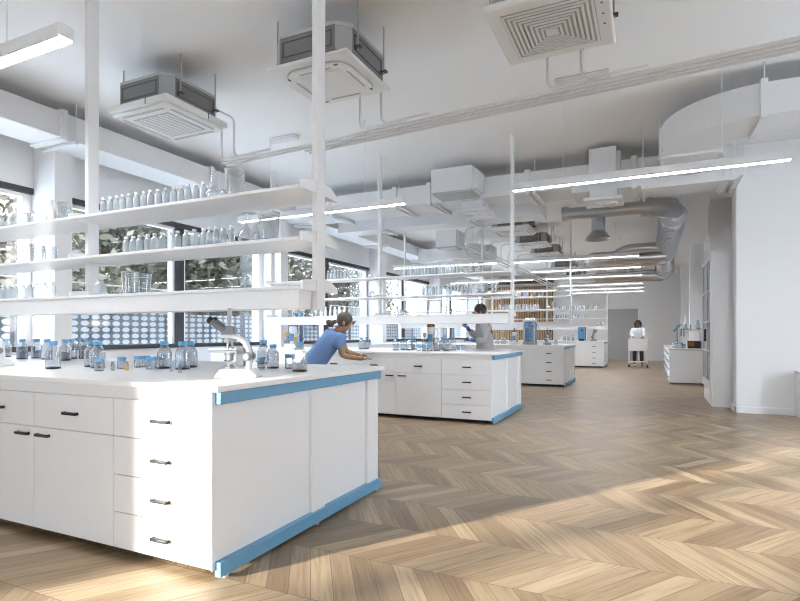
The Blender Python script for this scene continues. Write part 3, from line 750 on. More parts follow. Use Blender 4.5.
# ------------------------------------------------------------------ cassette air conditioners
def make_ac(label, x, y, style, zp=3.30, s=0.40):
    t = thing('ceiling_air_conditioner', label, 'air conditioner', (x, y, zp), 0, 'cassette air conditioners under the ceiling')
    # grey octagonal body
    b = 0.365; k = 0.11; zt = 0.29
    oc = [(-b+k,-b),(b-k,-b),(b,-b+k),(b,b-k),(b-k,b),(-b+k,b),(-b,b-k),(-b,-b+k)]
    MB().prism(oc, 2, 0.05, zt).build('body', 'ac_body', t)
    rim = MB().prism([(p[0]*1.015, p[1]*1.015) for p in oc], 2, zt-0.025, zt)
    rim.build('top_rim', 'slot_grey', t)
    for sx, sy in ((1,-1),(1,1),(-1,1),(-1,-1)):
        cx, cy = sx*(b-k/2), sy*(b-k/2)
        q = MB(); tx, ty = -sy*0.050, sx*0.050
        nx, ny = sx*0.7071, sy*0.7071
        q.prism([(cx+tx*1+nx*0.004, cy+ty*1+ny*0.004),(cx-tx+nx*0.004, cy-ty+ny*0.004),(cx-tx+nx*0.009, cy-ty+ny*0.009),(cx+tx+nx*0.009, cy+ty+ny*0.009)], 2, 0.07, zt-0.03)
        q.build('corner_plate', 'ac_corner', t)
    for side in range(4):
        q = MB()
        w_ = b-k-0.02
        for z in (0.10, zt-0.07): q.box(-w_,-b-0.006,z,w_,-b,z+0.008)
        for xx in (-w_, w_-0.008): q.box(xx,-b-0.006,0.10,xx+0.008,-b,zt-0.062)
        o = q.build('body_seam', 'slot_dark', t); o.rotation_euler = (0,0,side*PI/2)
    for sx, sy in ((1,-0.62),(1,0.62),(-1,0.62),(-1,-0.62)):
        r = MB().cyl((sx*(b+0.03),sy*b,0.10),(sx*(b+0.03),sy*b,CEIL-zp),0.0075,None,8).build('hanger_rod', 'rod_grey', t)
        MB().box(min(sx*b, sx*(b+0.06)),sy*b-0.02,0.115,max(sx*b, sx*(b+0.06)),sy*b+0.02,0.130).build('bracket', 'slot_dark', r)
    if style == 'grid':        # deep fascia, flat return grille with bars
        MB().prism([(-s,-s),(s,-s),(s,s),(-s,s)], 2, 0.0, 0.065).build('panel', 'ac_plastic', t, bevel=0.014)
        MB().prism([(-s*0.92,-s*0.92),(s*0.92,-s*0.92),(s*0.92,s*0.92),(-s*0.92,s*0.92)], 2, -0.035, 0.0).build('fascia', 'ac_plastic', t, bevel=0.01)
        g = MB(); e = s*0.60
        g.box(-e,-e,-0.040,e,e,-0.036)
        gg = g.build('grille', 'slot_grey', t)
        bb = MB()
        for i in range(1, 4): bb.box(-e+2*e*i/4-0.008,-e,-0.044,-e+2*e*i/4+0.008,e,-0.039)
        for i in range(1, 16): bb.box(-e,-e+2*e*i/16-0.006,-0.043,e,-e+2*e*i/16+0.006,-0.039)
        bb.build('grille_bars', 'ac_plastic', gg)
        for side in range(4):
            o = MB().box(-s*0.7,-s*0.84,-0.038,s*0.7,-s*0.76,-0.034).build('air_slot', 'slot_grey', t); o.rotation_euler = (0,0,side*PI/2)
            o = MB().box(0.12,-s-0.002,0.005,0.13,-s+0.003,0.062).build('panel_joint', 'slot_dark', t); o.rotation_euler = (0,0,side*PI/2)
    elif style == 'round':     # thin panel with rounded air path and slots
        MB().prism([(-s,-s),(s,-s),(s,s),(-s,s)], 2, 0.02, 0.05).build('panel', 'ac_plastic', t, bevel=0.012)
        def rr(h, rad, n=6):
            out = []
            for cx, cy, a in ((h-rad,h-rad,0),(-h+rad,h-rad,PI/2),(-h+rad,-h+rad,PI),(h-rad,-h+rad,1.5*PI)):
                out += [(cx+rad*math.cos(a+PI/2*i/n), cy+rad*math.sin(a+PI/2*i/n)) for i in range(n+1)]
            return out
        MB().prism(rr(s*0.80, 0.15), 2, 0.008, 0.02).build('air_ring', 'slot_grey', t)
        MB().prism(rr(s*0.78, 0.145), 2, -0.006, 0.02).build('ring_face', 'ac_plastic', t)
        MB().prism(rr(s*0.55, 0.03), 2, -0.014, -0.006).build('return_cover', 'ac_plastic', t, bevel=0.004)
        for side in range(4):
            o = MB().box(-0.15,-s*0.68,-0.0085,0.15,-s*0.62,-0.006).build('louvre', 'slot_grey', t); o.rotation_euler = (0,0,side*PI/2)
            o = MB().box(0.20,-s*0.745,-0.008,0.235,-s*0.70,-0.006).build('slot', 'slot_dark', t); o.rotation_euler = (0,0,side*PI/2)
    else:                      # stepped square diffuser
        MB().prism([(-s,-s),(s,-s),(s,s),(-s,s)], 2, 0.0, 0.05).build('panel', 'ac_plastic', t, bevel=0.014)
        MB().box(-s*0.76,-s*0.76,-0.004,s*0.76,s*0.76,0.0).build('grille_back', 'slot_grey', t)
        for i in range(8):
            h = s*0.745*(1-i*0.108); w_ = 0.0165; z0 = -0.006-0.002*i
            g = MB()
            g.box(-h,-h,z0-0.005,h,-h+w_,z0); g.box(-h,h-w_,z0-0.005,h,h,z0)
            g.box(-h,-h+w_,z0-0.005,-h+w_,h-w_,z0); g.box(h-w_,-h+w_,z0-0.005,h,h-w_,z0)
            g.build('diffuser_ring', 'ac_plastic', t)
        MB().box(-s*0.115,-s*0.115,-0.024,s*0.115,s*0.115,-0.004).build('centre_plate', 'ac_plastic', t, bevel=0.004)
        for y in (-0.18, -0.05, 0.08):
            MB().cyl((s*0.86,y,-0.002),(s*0.86,y,0.001),0.008).build('screw', 'slot_dark', t)
    return t
make_ac('white cassette air conditioner with bar grille, upper left between the two posts', -4.46, 3.98, 'grid')
make_ac('white cassette air conditioner behind the right post of the nearest rack', -2.50, 3.95, 'round', zp=3.285, s=0.385)
make_ac('white cassette air conditioner with square ring diffuser, cut by the top edge', -0.63, 3.93, 'rings')
for i, y in enumerate((11.4, 13.5, 15.4, 18.9, 21.7)):
    make_ac('far cassette air conditioner, %s of the row going away above the second rack' % ('nearest', 'second', 'third', 'fourth', 'farthest')[i], -2.63, y, ('grid', 'round', 'grid', 'grid', 'round')[i])

# refrigerant pipes: bundle along the ceiling with drops from every unit
def pipe(label, pts, r=0.014, grp='white refrigerant pipes', n=8):
    return tag(MB().tube(pts, r, n).build('ceiling_pipe', 'duct_paint'), label, 'pipe', grp)
def bend(p, q, s, rad=0.10):
    """corner at q between p and s, rounded"""
    p, q, s = Vector(p), Vector(q), Vector(s)
    a = q + (p-q).normalized()*rad; b_ = q + (s-q).normalized()*rad
    return [p] + [a*(1-t_)**2 + q*2*t_*(1-t_) + b_*t_*t_ for t_ in (0, .25, .5, .75, 1)] + [s]
PZ = lambda x: 3.205 + 0.033*(x+0.65)
for i, y in enumerate((4.72, 4.79, 4.86, 4.93)):
    x0 = (-4.45, -4.45, -3.4, -3.4)[i]
    pipe('long white pipe behind the air conditioners, %s of a bundle of four' % ('nearest', 'second', 'third', 'farthest')[i], [(x0, y, PZ(x0)), (4.4, y, PZ(4.4))], 0.0135)
for nm, xs in (('upper left', (-4.41, -4.20)), ('middle', (-2.61, -2.36)), ('top right', (-0.79, -0.51))):
    for j, x in enumerate(xs):
        yb = 4.66-0.03*j
        pipe('thin white pipe dropping from the %s air conditioner to the bundle, %s one' % (nm, ('left', 'right')[j]),
             bend((x, 4.25, 3.52), (x, yb, 3.52), (x, yb, 3.40), 0.05)[:-1] + bend((x, yb, 3.44), (x, yb, PZ(x)+0.005), (x+0.5, yb, PZ(x+0.5)+0.005), 0.09), 0.012)
for i, y in enumerate((11.4, 13.5, 15.4)):
    for j in range(2):
        pipe('thin white pipe left of the %s far air conditioner, %s one' % (('nearest', 'second', 'third')[i], ('outer', 'inner')[j]),
             bend((-2.95, y+0.1, 3.50-0.08*j), (-3.75+0.28*j, y+0.1, 3.50-0.08*j), (-3.75+0.28*j, y+0.1, 2.98), 0.16), 0.014)
for j in range(3):
    pipe('long white pipe running away above the second rack, %s one' % ('left', 'middle', 'right')[j], [(-3.75+0.06*j, 11.3, 3.02+0.05*j), (-3.6+0.06*j, 24.7, 3.02+0.05*j)], 0.02)

# ------------------------------------------------------------------ rectangular ducts
def rect(t, name, m, axis, a0, a1, c0, c1, z0, z1):
    mb = MB()
    if axis == 'x': mb.box(a0, c0, z0, a1, c1, z1)
    else: mb.box(c0, a0, z0, c1, a1, z1)
    return mb.build(name, m, t, bevel=0.006)
def duct(label, axis, a0, a1, c0, c1, z0, z1, fl, grp='white rectangular air ducts', m='duct_paint'):
    t = thing('ventilation_duct', label, 'air duct', (0, 0, 0), 0, grp)
    rect(t, 'duct_run', m, axis, a0, a1, c0, c1, z0, z1)
    for a in fl:
        rect(t, 'flange', m, axis, a-0.04, a+0.04, c0-0.03, c1+0.03, z0-0.03, z1+0.03)
        rect(t, 'hanger_bar', m, axis, a+0.10, a+0.14, c0-0.06, c1+0.06, z0-0.045, z0-0.005)
        for c_ in (c0-0.045, c1+0.045):
            p = (a+0.12, c_) if axis == 'x' else (c_, a+0.12)
            MB().cyl((p[0], p[1], z0-0.05), (p[0], p[1], CEIL), 0.006, None, 6).build('hanger_rod', 'duct_paint', t)
    return t
duct('long white duct under the ceiling along the window wall', 'y', -2.0, 23.5, -6.60, -6.07, 3.36, 3.65, (0.2, 3.92, 6.2, 9.0, 12.0, 15.0, 18.0))
T1 = duct('white cross duct above the second and third bench, front one', 'x', -6.0, -1.05, 8.25, 8.95, 3.28, 3.60, (-5.3, -3.95, -3.32, -1.7))
duct('white cross duct, right half behind the long lamp', 'x', -1.05, 1.12, 8.25, 9.0, 3.20, 3.60, (-0.2, 0.92))
duct('white cross duct behind the front one, lower and longer', 'x', -6.0, -1.75, 9.75, 10.25, 3.26, 3.58, (-5.0, -3.1))
duct('far white cross duct at the left, above the window side lamps', 'x', -6.05, -3.9, 14.2, 14.8, 3.2, 3.55, (-5.0, -4.2))
# curved duct at the right
def curved(label, cx, cy, r0, r1, a0, a1, z0, z1, tail=None):
    t = thing('ventilation_duct', label, 'air duct', (0,0,0), 0, 'white rectangular air ducts')
    out = [(cx+r1*math.cos(a0+(a1-a0)*i/24), cy+r1*math.sin(a0+(a1-a0)*i/24)) for i in range(25)]
    inn = [(cx+r0*math.cos(a0+(a1-a0)*i/24), cy+r0*math.sin(a0+(a1-a0)*i/24)) for i in range(25)]
    mb = MB()
    R = [[mb.bm.verts.new((o[0],o[1],z0)), mb.bm.verts.new((o[0],o[1],z1)), mb.bm.verts.new((i_[0],i_[1],z1)), mb.bm.verts.new((i_[0],i_[1],z0))] for o, i_ in zip(out, inn)]
    mb.skin(R, smooth=False)
    mb.build('elbow', 'duct_paint', t)
    return t
ct = curved('big white curved duct at the upper right, above the long lamp', 1.05, 7.22, 0.30, 0.92, 1.5*PI, PI, 3.28, 3.60)
MB().box(1.05,6.30,3.28,4.4,6.92,3.60).build('straight_run', 'duct_paint', ct)
MB().box(0.13,7.22,3.28,0.75,8.21,3.60).build('straight_run', 'duct_paint', ct)
for x in (1.02, 1.62, 2.9):
    MB().box(x-0.03,6.27,3.25,x+0.03,6.95,3.63).build('flange', 'duct_paint', ct)
MB().box(0.10,7.24,3.25,0.78,7.30,3.63).build('flange', 'duct_paint', ct)
for x, y in ((1.02, 6.28), (1.02, 6.94), (2.9, 6.28), (0.11, 7.27)):
    MB().cyl((x,y,3.6),(x,y,CEIL),0.006,None,6).build('hanger_rod', 'duct_paint', ct)
c2 = curved('white curved duct near the window wall, left of the second rack post', -4.6, 14.0, 0.12, 0.62, 1.5*PI, PI*2.0, 2.95, 3.5)

def make_box(label, x, y, w, dp, z0, z1, face=True):
    t = thing('vent_box', label, 'ventilation box', (x, y, z0), 0, 'white ventilation boxes on the ducts')
    MB().box(-w/2,0,0.03,w/2,dp,z1-z0).build('housing', 'duct_paint', t, bevel=0.006)
    MB().box(-w/2+0.02,0.01,0.0,w/2-0.02,dp-0.02,0.03).build('shadow_gap', 'slot_grey', t)
    MB().box(w/2,0.1,0.05,w/2+0.05,dp,z1-z0-0.04).build('side_flange', 'duct_paint', t)
    return t
make_box('white box with dark underside on the cross duct, left of the rack post', -2.74, 7.72, 0.66, 0.49, 3.27, 3.66)
make_box('white upright box on the cross duct behind the long lamp', -0.60, 7.95, 0.36, 0.28, 3.30, 3.72)
make_box('small white box near the window wall, left part of the far ceiling', -4.25, 11.6, 0.5, 0.5, 3.10, 3.52)
def make_diff(label, x, y, z, s=0.26):
    t = thing('vent_diffuser', label, 'air diffuser', (x, y, z), 0, 'round ceiling diffusers')
    MB().box(-s,-s,0.0,s,s,0.05).build('plate', 'duct_paint', t, bevel=0.006)
    for r in (0.19, 0.13, 0.07):
        MB().lathe([(r,-0.002),(r-0.012,-0.018),(r-0.03,-0.018),(r-0.035,-0.002)], n=24, caps=(False, False)).build('ring', 'ac_plastic', t)
    MB().box(-s*0.7,-s*0.75,0.05,s*0.7,s*0.75,0.18).build('neck', 'duct_paint', t)
    return t
make_diff('round diffuser plate under the box left of the rack post', -2.60, 8.5, 3.09)
make_diff('round diffuser plate under the upright box behind the long lamp', -0.60, 8.3, 3.015)
make_diff('round diffuser near the window wall, far left ceiling', -4.2, 12.6, 2.98)

# ------------------------------------------------------------------ round galvanised ducts
def spiral(t, name, pts, r, m='galvanised', step=0.35):
    o = MB().tube(pts, r, 20).build(name, m, t)
    pts = [Vector(p) for p in pts]
    for a, b_ in zip(pts, pts[1:]):
        L = (b_-a).length
        if L < 0.5: continue
        d_ = (b_-a)/L; k = step/2
        rr_ = r if not isinstance(r, (list, tuple)) else r[0]
        while k < L:
            MB().cyl(a+d_*(k-0.012), a+d_*(k+0.012), rr_*1.07, None, 20).build('seam_ring', m, t); k += step
    return o
sd = thing('round_vent_duct', 'big silver spiral duct on the right with bell mouths and branches', 'air duct', (0, 0, 0))
spiral(sd, 'main_run', [(0.38, 10.9, 3.28), (0.38, 16.0, 3.28)], 0.23, step=0.16)
spiral(sd, 'elbow', arc((-0.02, 10.9, 3.36), 0.40, 0, -PI/2, (1,0,0), (0,1,0), 8), 0.17)
spiral(sd, 'branch', [(-0.02, 10.5, 3.38), (-1.45, 10.5, 3.38)], 0.115, step=0.3)
MB().cyl((-1.40,10.5,3.38),(-1.50,10.5,3.38),0.14,None,18).build('end_cap', 'galvanised', sd)
MB().cyl((-0.15,10.5,3.38),(0.05,10.5,3.38),0.16,0.17,18).build('reducer', 'galvanised', sd)
be = MB(); be.lathe([(0.12,-0.12),(0.12,-0.36),(0.14,-0.38),(0.24,-0.52)], n=20, caps=(False, False)); be.build('bell_mouth', 'galvanised', sd, (-0.86, 10.5, 3.38))
spiral(sd, 'end_elbow', [(0.38,16.0,3.28),(0.38,16.3,3.22),(0.38,16.5,3.05),(0.38,17.4,2.98)], 0.23)
s3 = s4 = sd
spiral(s3, 'branch_run', [(0.36, 14.6, 3.02), (-1.3, 14.6, 3.02)], 0.20, step=0.4)
spiral(s3, 'offset_bend', [(0.30,14.2,3.20),(-0.40,14.2,3.20),(-0.55,14.2,3.17),(-0.75,14.2,3.06),(-0.9,14.3,3.02)], 0.12)
MB().ball((-1.3,14.6,3.02),0.20,(1.1,1,1),18).build('rounded_end', 'galvanised', s3)
spiral(s4, 'branch_run', [(0.36, 17.5, 2.85), (-1.5, 17.5, 2.85)], 0.17, step=0.3)
spiral(s4, 'elbow', [(0.36,17.5,2.85),(0.52,17.6,2.92),(0.56,18.0,3.02)], 0.17)
be = MB(); be.lathe([(0.14,0.15),(0.14,0.34),(0.24,0.46)], n=18, caps=(False, False)); be.build('bell_mouth', 'galvanised', s4, (-0.55, 17.5, 2.80))

# ------------------------------------------------------------------ linear lamps and small ceiling boxes
def make_lamp(label, x0, x1, y, z=2.70, grp='long white hanging lamps'):
    t = thing('hanging_lamp', label, 'ceiling lamp', ((x0+x1)/2, y, z), 0, grp)
    L = (x1-x0)/2
    for sy in (-1, 1): MB().box(-L, min(sy*0.043, sy*0.036), -0.007, L, max(sy*0.043, sy*0.036), 0.006).build('side_rail', 'white_metal', t)
    MB().prism([(-0.043,0.004),(0.043,0.004),(0.043,0.062),(0.034,0.074),(-0.034,0.074),(-0.043,0.062)], 0, -L, L).build('housing', 'white_metal', t)
    MB().box(-L+0.004,-0.0355,-0.001,L-0.004,0.0355,0.004).build('diffuser', 'lamp_glow', t)
    for x in (-L*0.575, L*0.573):
        c_ = MB().cyl((x,0,0.075),(x,0,CEIL-z),0.0028,None,6).build('cord', 'white_metal', t)
        MB().cyl((x,0,CEIL-z-0.12),(x,0,CEIL-z),0.011,None,8).build('ceiling_fixing', 'white_metal', c_)
    return t
make_lamp('long hanging lamp cut by the upper left picture edge', -5.3, -2.83, 1.84)
make_lamp('long hanging lamp left of the second rack post', -5.25, -2.70, 5.90)
make_lamp('long hanging lamp in front of the cross duct, reaching the white wall block', -1.37, 1.16, 5.88)
for i, y in enumerate((11.8, 13.8, 15.7, 18.2, 20.0, 21.6)):
    make_lamp('far hanging lamp right of the second rack, %s from the front' % ORD[i], -2.73, -0.20, y)
for i, y in enumerate((11.7, 15.8, 20.0)):
    make_lamp('far hanging lamp left of the second rack, %s from the front' % ORD[i], -5.62, -3.10, y)
for u, v, z, w_, lb in ((284, 141, 3.745, 0.42, 'small white ceiling box left of the nearest rack post'), (582, 81, 3.745, 0.54, 'white ceiling box behind the pipes of the top right air conditioner')):
    p = at_z(u, v, z)
    t = thing('ceiling_box', lb, 'ceiling box', (p.x, p.y, z), 0)
    MB().box(-w_/2,-0.06,0.0,w_/2,0.06,0.045).build('housing', 'duct_paint', t, bevel=0.006)
    MB().box(-w_/2+0.01,-0.05,0.045,w_/2-0.01,0.05,0.055).build('mount', 'slot_grey', t)
t = thing('hanging_tray', 'short white hanging tray below the curved duct, right of the upright box', 'cable tray', (0.42, 7.6, 2.98))
MB().box(-0.52,-0.06,0.0,0.52,0.06,0.05).build('tray', 'duct_paint', t)
for x in (-0.5, 0.5): MB().cyl((x,0,0.05),(x,0,CEIL-2.98),0.006,None,6).build('hanger_rod', 'duct_paint', t)

# ------------------------------------------------------------------ people
def skin_mesh(name, J, E, m, sub=2):
    """J: list of (x, y, z, rx[, ry]); E: list of edges. First joint of every island is a root."""
    me = bpy.data.meshes.new(name + '_cage')
    me.from_pydata([j[:3] for j in J], E, [])
    o = bpy.data.objects.new(name + '_cage', me); C.objects.link(o)
    sk = o.modifiers.new('skin', 'SKIN'); sk.use_smooth_shade = True; sk.branch_smoothing = 0.3
    adj = {i: set() for i in range(len(J))}
    for a, b_ in E: adj[a].add(b_); adj[b_].add(a)
    seen = set(); roots = []
    for i in range(len(J)):
        if i in seen: continue
        roots.append(i); st_ = [i]
        while st_:
            k = st_.pop()
            if k in seen: continue
            seen.add(k); st_ += list(adj[k])
    for i, sv in enumerate(me.skin_vertices[0].data):
        j = J[i]; sv.radius = (j[3], j[4] if len(j) > 4 else j[3]); sv.use_root = i in roots
    ss = o.modifiers.new('sub', 'SUBSURF'); ss.levels = sub; ss.render_levels = sub
    dg = bpy.context.evaluated_depsgraph_get(); dg.update()
    out = bpy.data.meshes.new_from_object(o.evaluated_get(dg))
    out.name = name
    bpy.data.objects.remove(o, do_unlink=True)
    out.materials.clear(); out.materials.append(MAT[m])
    for p_ in out.polygons: p_.use_smooth = True
    return out

class Figure:
    def __init__(s): s.P = {}; s.idx = {}; s.J = []; s.E = []
    def j(s, n_, p, r): s.idx[n_] = len(s.J); s.J.append((*p, *(r if isinstance(r, tuple) else (r,)))); s.P[n_] = Vector(p); return s
    def e(s, *ns):
        for a, b_ in zip(ns, ns[1:]): s.E.append((s.idx[a], s.idx[b_]))
        return s

def build_person(name, label, base, P, skin, hair, cloth, look, gloves=None, trouser='scrub_navy', coat_len=None, hair_bun=False, long_hair=False, loose=1.0):
    """P: joint positions in metres, world space.  look: horizontal facing direction of the head."""
    look = Vector(look).normalized()
    f = Figure(); V = Vector
    base = V(base)
    Q = {k: V(v) - base for k, v in P.items()}
    side = V((0,0,1)).cross(look).normalized(); up = (Q['head'] - Q['neck']).normalized()
    hs = 1.12; hu = up*hs; hl = look*hs; hsd = side*hs
    # one continuous body
    f.j('pelvis', Q['pelvis'], (0.125, 0.10)).j('waist', Q['pelvis'].lerp(Q['chest'], 0.42), (0.115, 0.09)).j('chest', Q['chest'], (0.135, 0.105))
    f.j('neckbase', Q['chest'].lerp(Q['neck'], 0.72), 0.075).j('neck', Q['neck'], 0.052)
    f.j('jaw', Q['head'] - hu*0.065 + hl*0.022, (0.074, 0.082)).j('head', Q['head'] + hu*0.01, (0.090, 0.108)).j('crown', Q['head'] + hu*0.075 - hl*0.008, (0.074, 0.088))
    f.e('pelvis', 'waist', 'chest', 'neckbase', 'neck', 'jaw', 'head', 'crown')
    for s_ in 'LR':
        f.j('sh'+s_, Q['sh'+s_], 0.058).j('el'+s_, Q['el'+s_], 0.040).j('wr'+s_, Q['wr'+s_], 0.027)
        hd = (Q['ha'+s_] - Q['wr'+s_]).normalized()
        f.j('pa'+s_, Q['wr'+s_] + hd*0.055, (0.036, 0.020))
        f.e('chest', 'sh'+s_, 'el'+s_, 'wr'+s_, 'pa'+s_)
        f.j('hip'+s_, Q['hip'+s_], 0.085).j('kn'+s_, Q['kn'+s_], 0.056).j('an'+s_, Q['an'+s_], 0.038)
        f.j('toe'+s_, Q['an'+s_] + V((look.x, look.y, 0))*0.15 + V((0,0,-0.045)), (0.036, 0.026))
        f.e('pelvis', 'hip'+s_, 'kn'+s_, 'an'+s_, 'toe'+s_)
    # nose
    f.j('nose', Q['head'] + hl*0.103 - hu*0.022, 0.0140).j('bridge', Q['head'] + hl*0.06 + hu*0.012, 0.0165); f.e('head', 'bridge', 'nose')
    # fingers: short chains rooted in the palm
    for s_ in 'LR':
        hd = (Q['ha'+s_] - Q['wr'+s_]).normalized()
        lat = hd.cross(V((0,0,1)));  lat = lat.normalized() if lat.length > 0.2 else V((1,0,0))
        nrm = lat.cross(hd).normalized()
        pal = Q['wr'+s_] + hd*0.055
        for k, (off, ln) in enumerate(((-0.030, 0.062), (-0.010, 0.074), (0.010, 0.070), (0.029, 0.054))):
            a = '%s%d' % (s_, k)
            f.j('f0'+a, pal + lat*off*0.8 + hd*0.018, 0.0105).j('f1'+a, pal + lat*off + hd*(0.025+ln*0.5) - nrm*0.008, 0.0092).j('f2'+a, pal + lat*off*1.05 + hd*(0.025+ln*0.9) - nrm*0.030, 0.0078)
            f.e('f0'+a, 'f1'+a, 'f2'+a)
        f.j('t0'+s_, pal - hd*0.025 + lat*0.018, 0.0125).j('t1'+s_, pal + lat*0.052 + hd*0.012 - nrm*0.012, 0.0105).j('t2'+s_, pal + lat*0.056 + hd*0.045 - nrm*0.024, 0.0085)
        f.e('t0'+s_, 't1'+s_, 't2'+s_)
    o = bpy.data.objects.new(name, skin_mesh(name, f.J, f.E, skin)); C.objects.link(o); o.location = base
    tag(o, label, 'person')
    def child(nm, g, m, sub=2):
        c_ = bpy.data.objects.new(nm, skin_mesh(nm, g.J, g.E, m, sub)); C.objects.link(c_); c_.parent = o; return c_
    # top / coat
    g = Figure(); L_ = loose
    hem = Q['pelvis'] if coat_len is None else V((Q['pelvis'].x, Q['pelvis'].y, coat_len)) 
    g.j('chest', Q['chest'], (0.158*L_, 0.128*L_)).j('waist', Q['pelvis'].lerp(Q['chest'], 0.42), (0.142*L_, 0.118*L_)).j('pelvis', Q['pelvis'], (0.155*L_, 0.132*L_))
    g.j('hem', hem + (V((0,0,-0.10)) if coat_len is None else V((0,0,0))), (0.165*L_, 0.145*L_)).j('collar', Q['chest'].lerp(Q['neck'], 0.74), (0.084, 0.078))
    g.j('yoke', Q['chest'].lerp(Q['neck'], 0.45), 0.118*L_)
    g.e('collar', 'yoke', 'chest', 'waist', 'pelvis', 'hem')
    for s_ in 'LR':
        g.j('sh'+s_, Q['sh'+s_], 0.074*L_)
        if P.get('sleeve', 1) == 'short' or cloth == 'scrub_blue':
            g.j('cuff'+s_, Q['sh'+s_].lerp(Q['el'+s_], 0.72), 0.066); g.e('chest', 'sh'+s_, 'cuff'+s_)
        else:
            g.j('el'+s_, Q['el'+s_], 0.058*L_).j('cuff'+s_, Q['el'+s_].lerp(Q['wr'+s_], 0.90), 0.043*L_); g.e('chest', 'sh'+s_, 'el'+s_, 'cuff'+s_)
    child('scrub_top' if cloth == 'scrub_blue' else 'lab_coat', g, cloth)
    g = Figure()
    g.j('pelvis', Q['pelvis'], (0.135, 0.112) if coat_len is None else 0.09)
    for s_ in 'LR':
        g.j('hip'+s_, Q['hip'+s_], 0.098 if coat_len is None else 0.072).j('kn'+s_, Q['kn'+s_], 0.074).j('hem'+s_, Q['kn'+s_].lerp(Q['an'+s_], 0.9), 0.062)
        g.e('pelvis', 'hip'+s_, 'kn'+s_, 'hem'+s_)
    child('trousers', g, trouser)
    for s_ in 'LR':
        g = Figure(); a = Q['an'+s_]; fw = V((look.x, look.y, 0)).normalized()
        g.j('heel', a + V((0,0,-0.03)) - fw*0.03, (0.046, 0.045)).j('ball', a + fw*0.09 + V((0,0,-0.045)), (0.048, 0.035)).j('toe', a + fw*0.17 + V((0,0,-0.052)), (0.040, 0.027)).e('heel', 'ball', 'toe')
        child('shoe', g, 'black' if cloth != 'coat_white' else 'white_metal')
        if gloves:
            hd = (Q['ha'+s_] - Q['wr'+s_]).normalized(); g = Figure()
            g.j('cuff', Q['wr'+s_] - hd*0.03, 0.037).j('wrist', Q['wr'+s_], 0.033).j('palm', Q['wr'+s_] + hd*0.06, (0.045, 0.028)); g.e('cuff', 'wrist', 'palm')
            lat = hd.cross(V((0,0,1)));  lat = lat.normalized() if lat.length > 0.2 else V((1,0,0))
            nrm = lat.cross(hd).normalized(); pal = Q['wr'+s_] + hd*0.055
            for k, (off, ln) in enumerate(((-0.030, 0.062), (-0.010, 0.074), (0.010, 0.070), (0.029, 0.054))):
                a_ = str(k)
                g.j('f0'+a_, pal + lat*off*0.8 + hd*0.018, 0.0125).j('f1'+a_, pal + lat*off + hd*(0.025+ln*0.5) - nrm*0.008, 0.0112).j('f2'+a_, pal + lat*off*1.05 + hd*(0.028+ln*0.92) - nrm*0.031, 0.0098)
                g.e('f0'+a_, 'f1'+a_, 'f2'+a_)
            g.j('t0', pal - hd*0.025 + lat*0.018, 0.0145).j('t1', pal + lat*0.052 + hd*0.012 - nrm*0.012, 0.0125).j('t2', pal + lat*0.057 + hd*0.047 - nrm*0.024, 0.0105).e('t0', 't1', 't2')
            child('glove', g, gloves)
    # hair: cap over crown and back of the head
    H = Q['head']
    R3_ = Matrix((side, side.cross(up).normalized(), up)).transposed()
    hb = MB().ball(H - hl*0.040 + hu*0.034, 0.098*hs, (0.94, 0.95, 0.95), 20, R3_)
    if hair_bun:
        hb.ball(H - hl*0.125 - hu*0.010, 0.034, seg=10); hb.ball(H - hl*0.155 - hu*0.035, 0.050, (0.9, 1.15, 0.9), 12, R3_)
    if long_hair:
        for q_ in (-1, 1):
            hb.tube([H + hsd*q_*0.070 + hu*0.05, H + hsd*q_*0.082 - hl*0.012, H + hsd*q_*0.080 - hu*0.085 - hl*0.012, H + hsd*q_*0.066 - hu*0.15], [0.030, 0.036, 0.030, 0.012], 10)
        hb.tube([H - hl*0.08, H - hl*0.085 - hu*0.09, H - hl*0.075 - hu*0.15], [0.07, 0.06, 0.03], 12)
    hb.build('hair', hair, o)
    # face
    for q_ in (-1, 1):
        MB().ball(H + hl*0.083 + hsd*q_*0.033 + hu*0.008, 0.0112, seg=8).build('eye', 'black', o)
        MB().ball(H + hl*0.080 + hsd*q_*0.034 + hu*0.030, 0.0145, (1.0, 1.0, 0.35), seg=8).build('eyebrow', hair, o)
        MB().ball(H - hl*0.008 + hsd*q_*0.083 - hu*0.012, 0.028, (0.6, 0.6, 1.2), seg=10).build('ear', skin, o)
    MB().ball(H + hl*0.080 - hu*0.062, 0.020, (1.0, 1.0, 0.4), seg=8).build('mouth', 'lips', o)
    return o

def A(u, v, Y): return at_y(u, v, Y)
# woman in blue, seated on a stool and leaning forward to a drawer of the second bench
W0 = A(309, 372, 5.55)
base = Vector((W0.x-0.08, W0.y, 0))
rr_ = Vector((CA, SA, 0)); fr_ = Vector((-SA, CA, 0))
def rel(c, r=0.0, f_=0.0, z=0.0): return (c + rr_*r + fr_*f_ + Vector((0,0,z)))
pel = Vector((W0.x-0.02, W0.y, 0.66))
hd_ = A(346, 322.5, 5.72); ch_ = A(330, 341, 5.62)
Pw = dict(pelvis=pel, chest=ch_, neck=A(340, 329.5, 5.69), head=hd_,
          shR=A(340.5, 338, 5.62)-fr_*0.10, shL=A(338, 336, 5.62)+fr_*0.16,
          elR=A(343, 355.5, 5.62)-fr_*0.06, wrR=A(360, 358.6, 5.66), haR=A(371, 357.4, 5.70),
          elL=A(344, 352, 5.62)+fr_*0.22, wrL=A(356, 354.5, 5.9)+fr_*0.06, haL=A(364, 354.5, 5.95)+fr_*0.06,
          hipR=rel(pel, 0.02, -0.10, -0.05), hipL=rel(pel, 0.02, 0.10, -0.05),
          knR=rel(pel, 0.44, -0.13, -0.14), knL=rel(pel, 0.44, 0.12, -0.14),
          anR=rel(pel, 0.36, -0.13, -0.575), anL=rel(pel, 0.36, 0.12, -0.575))
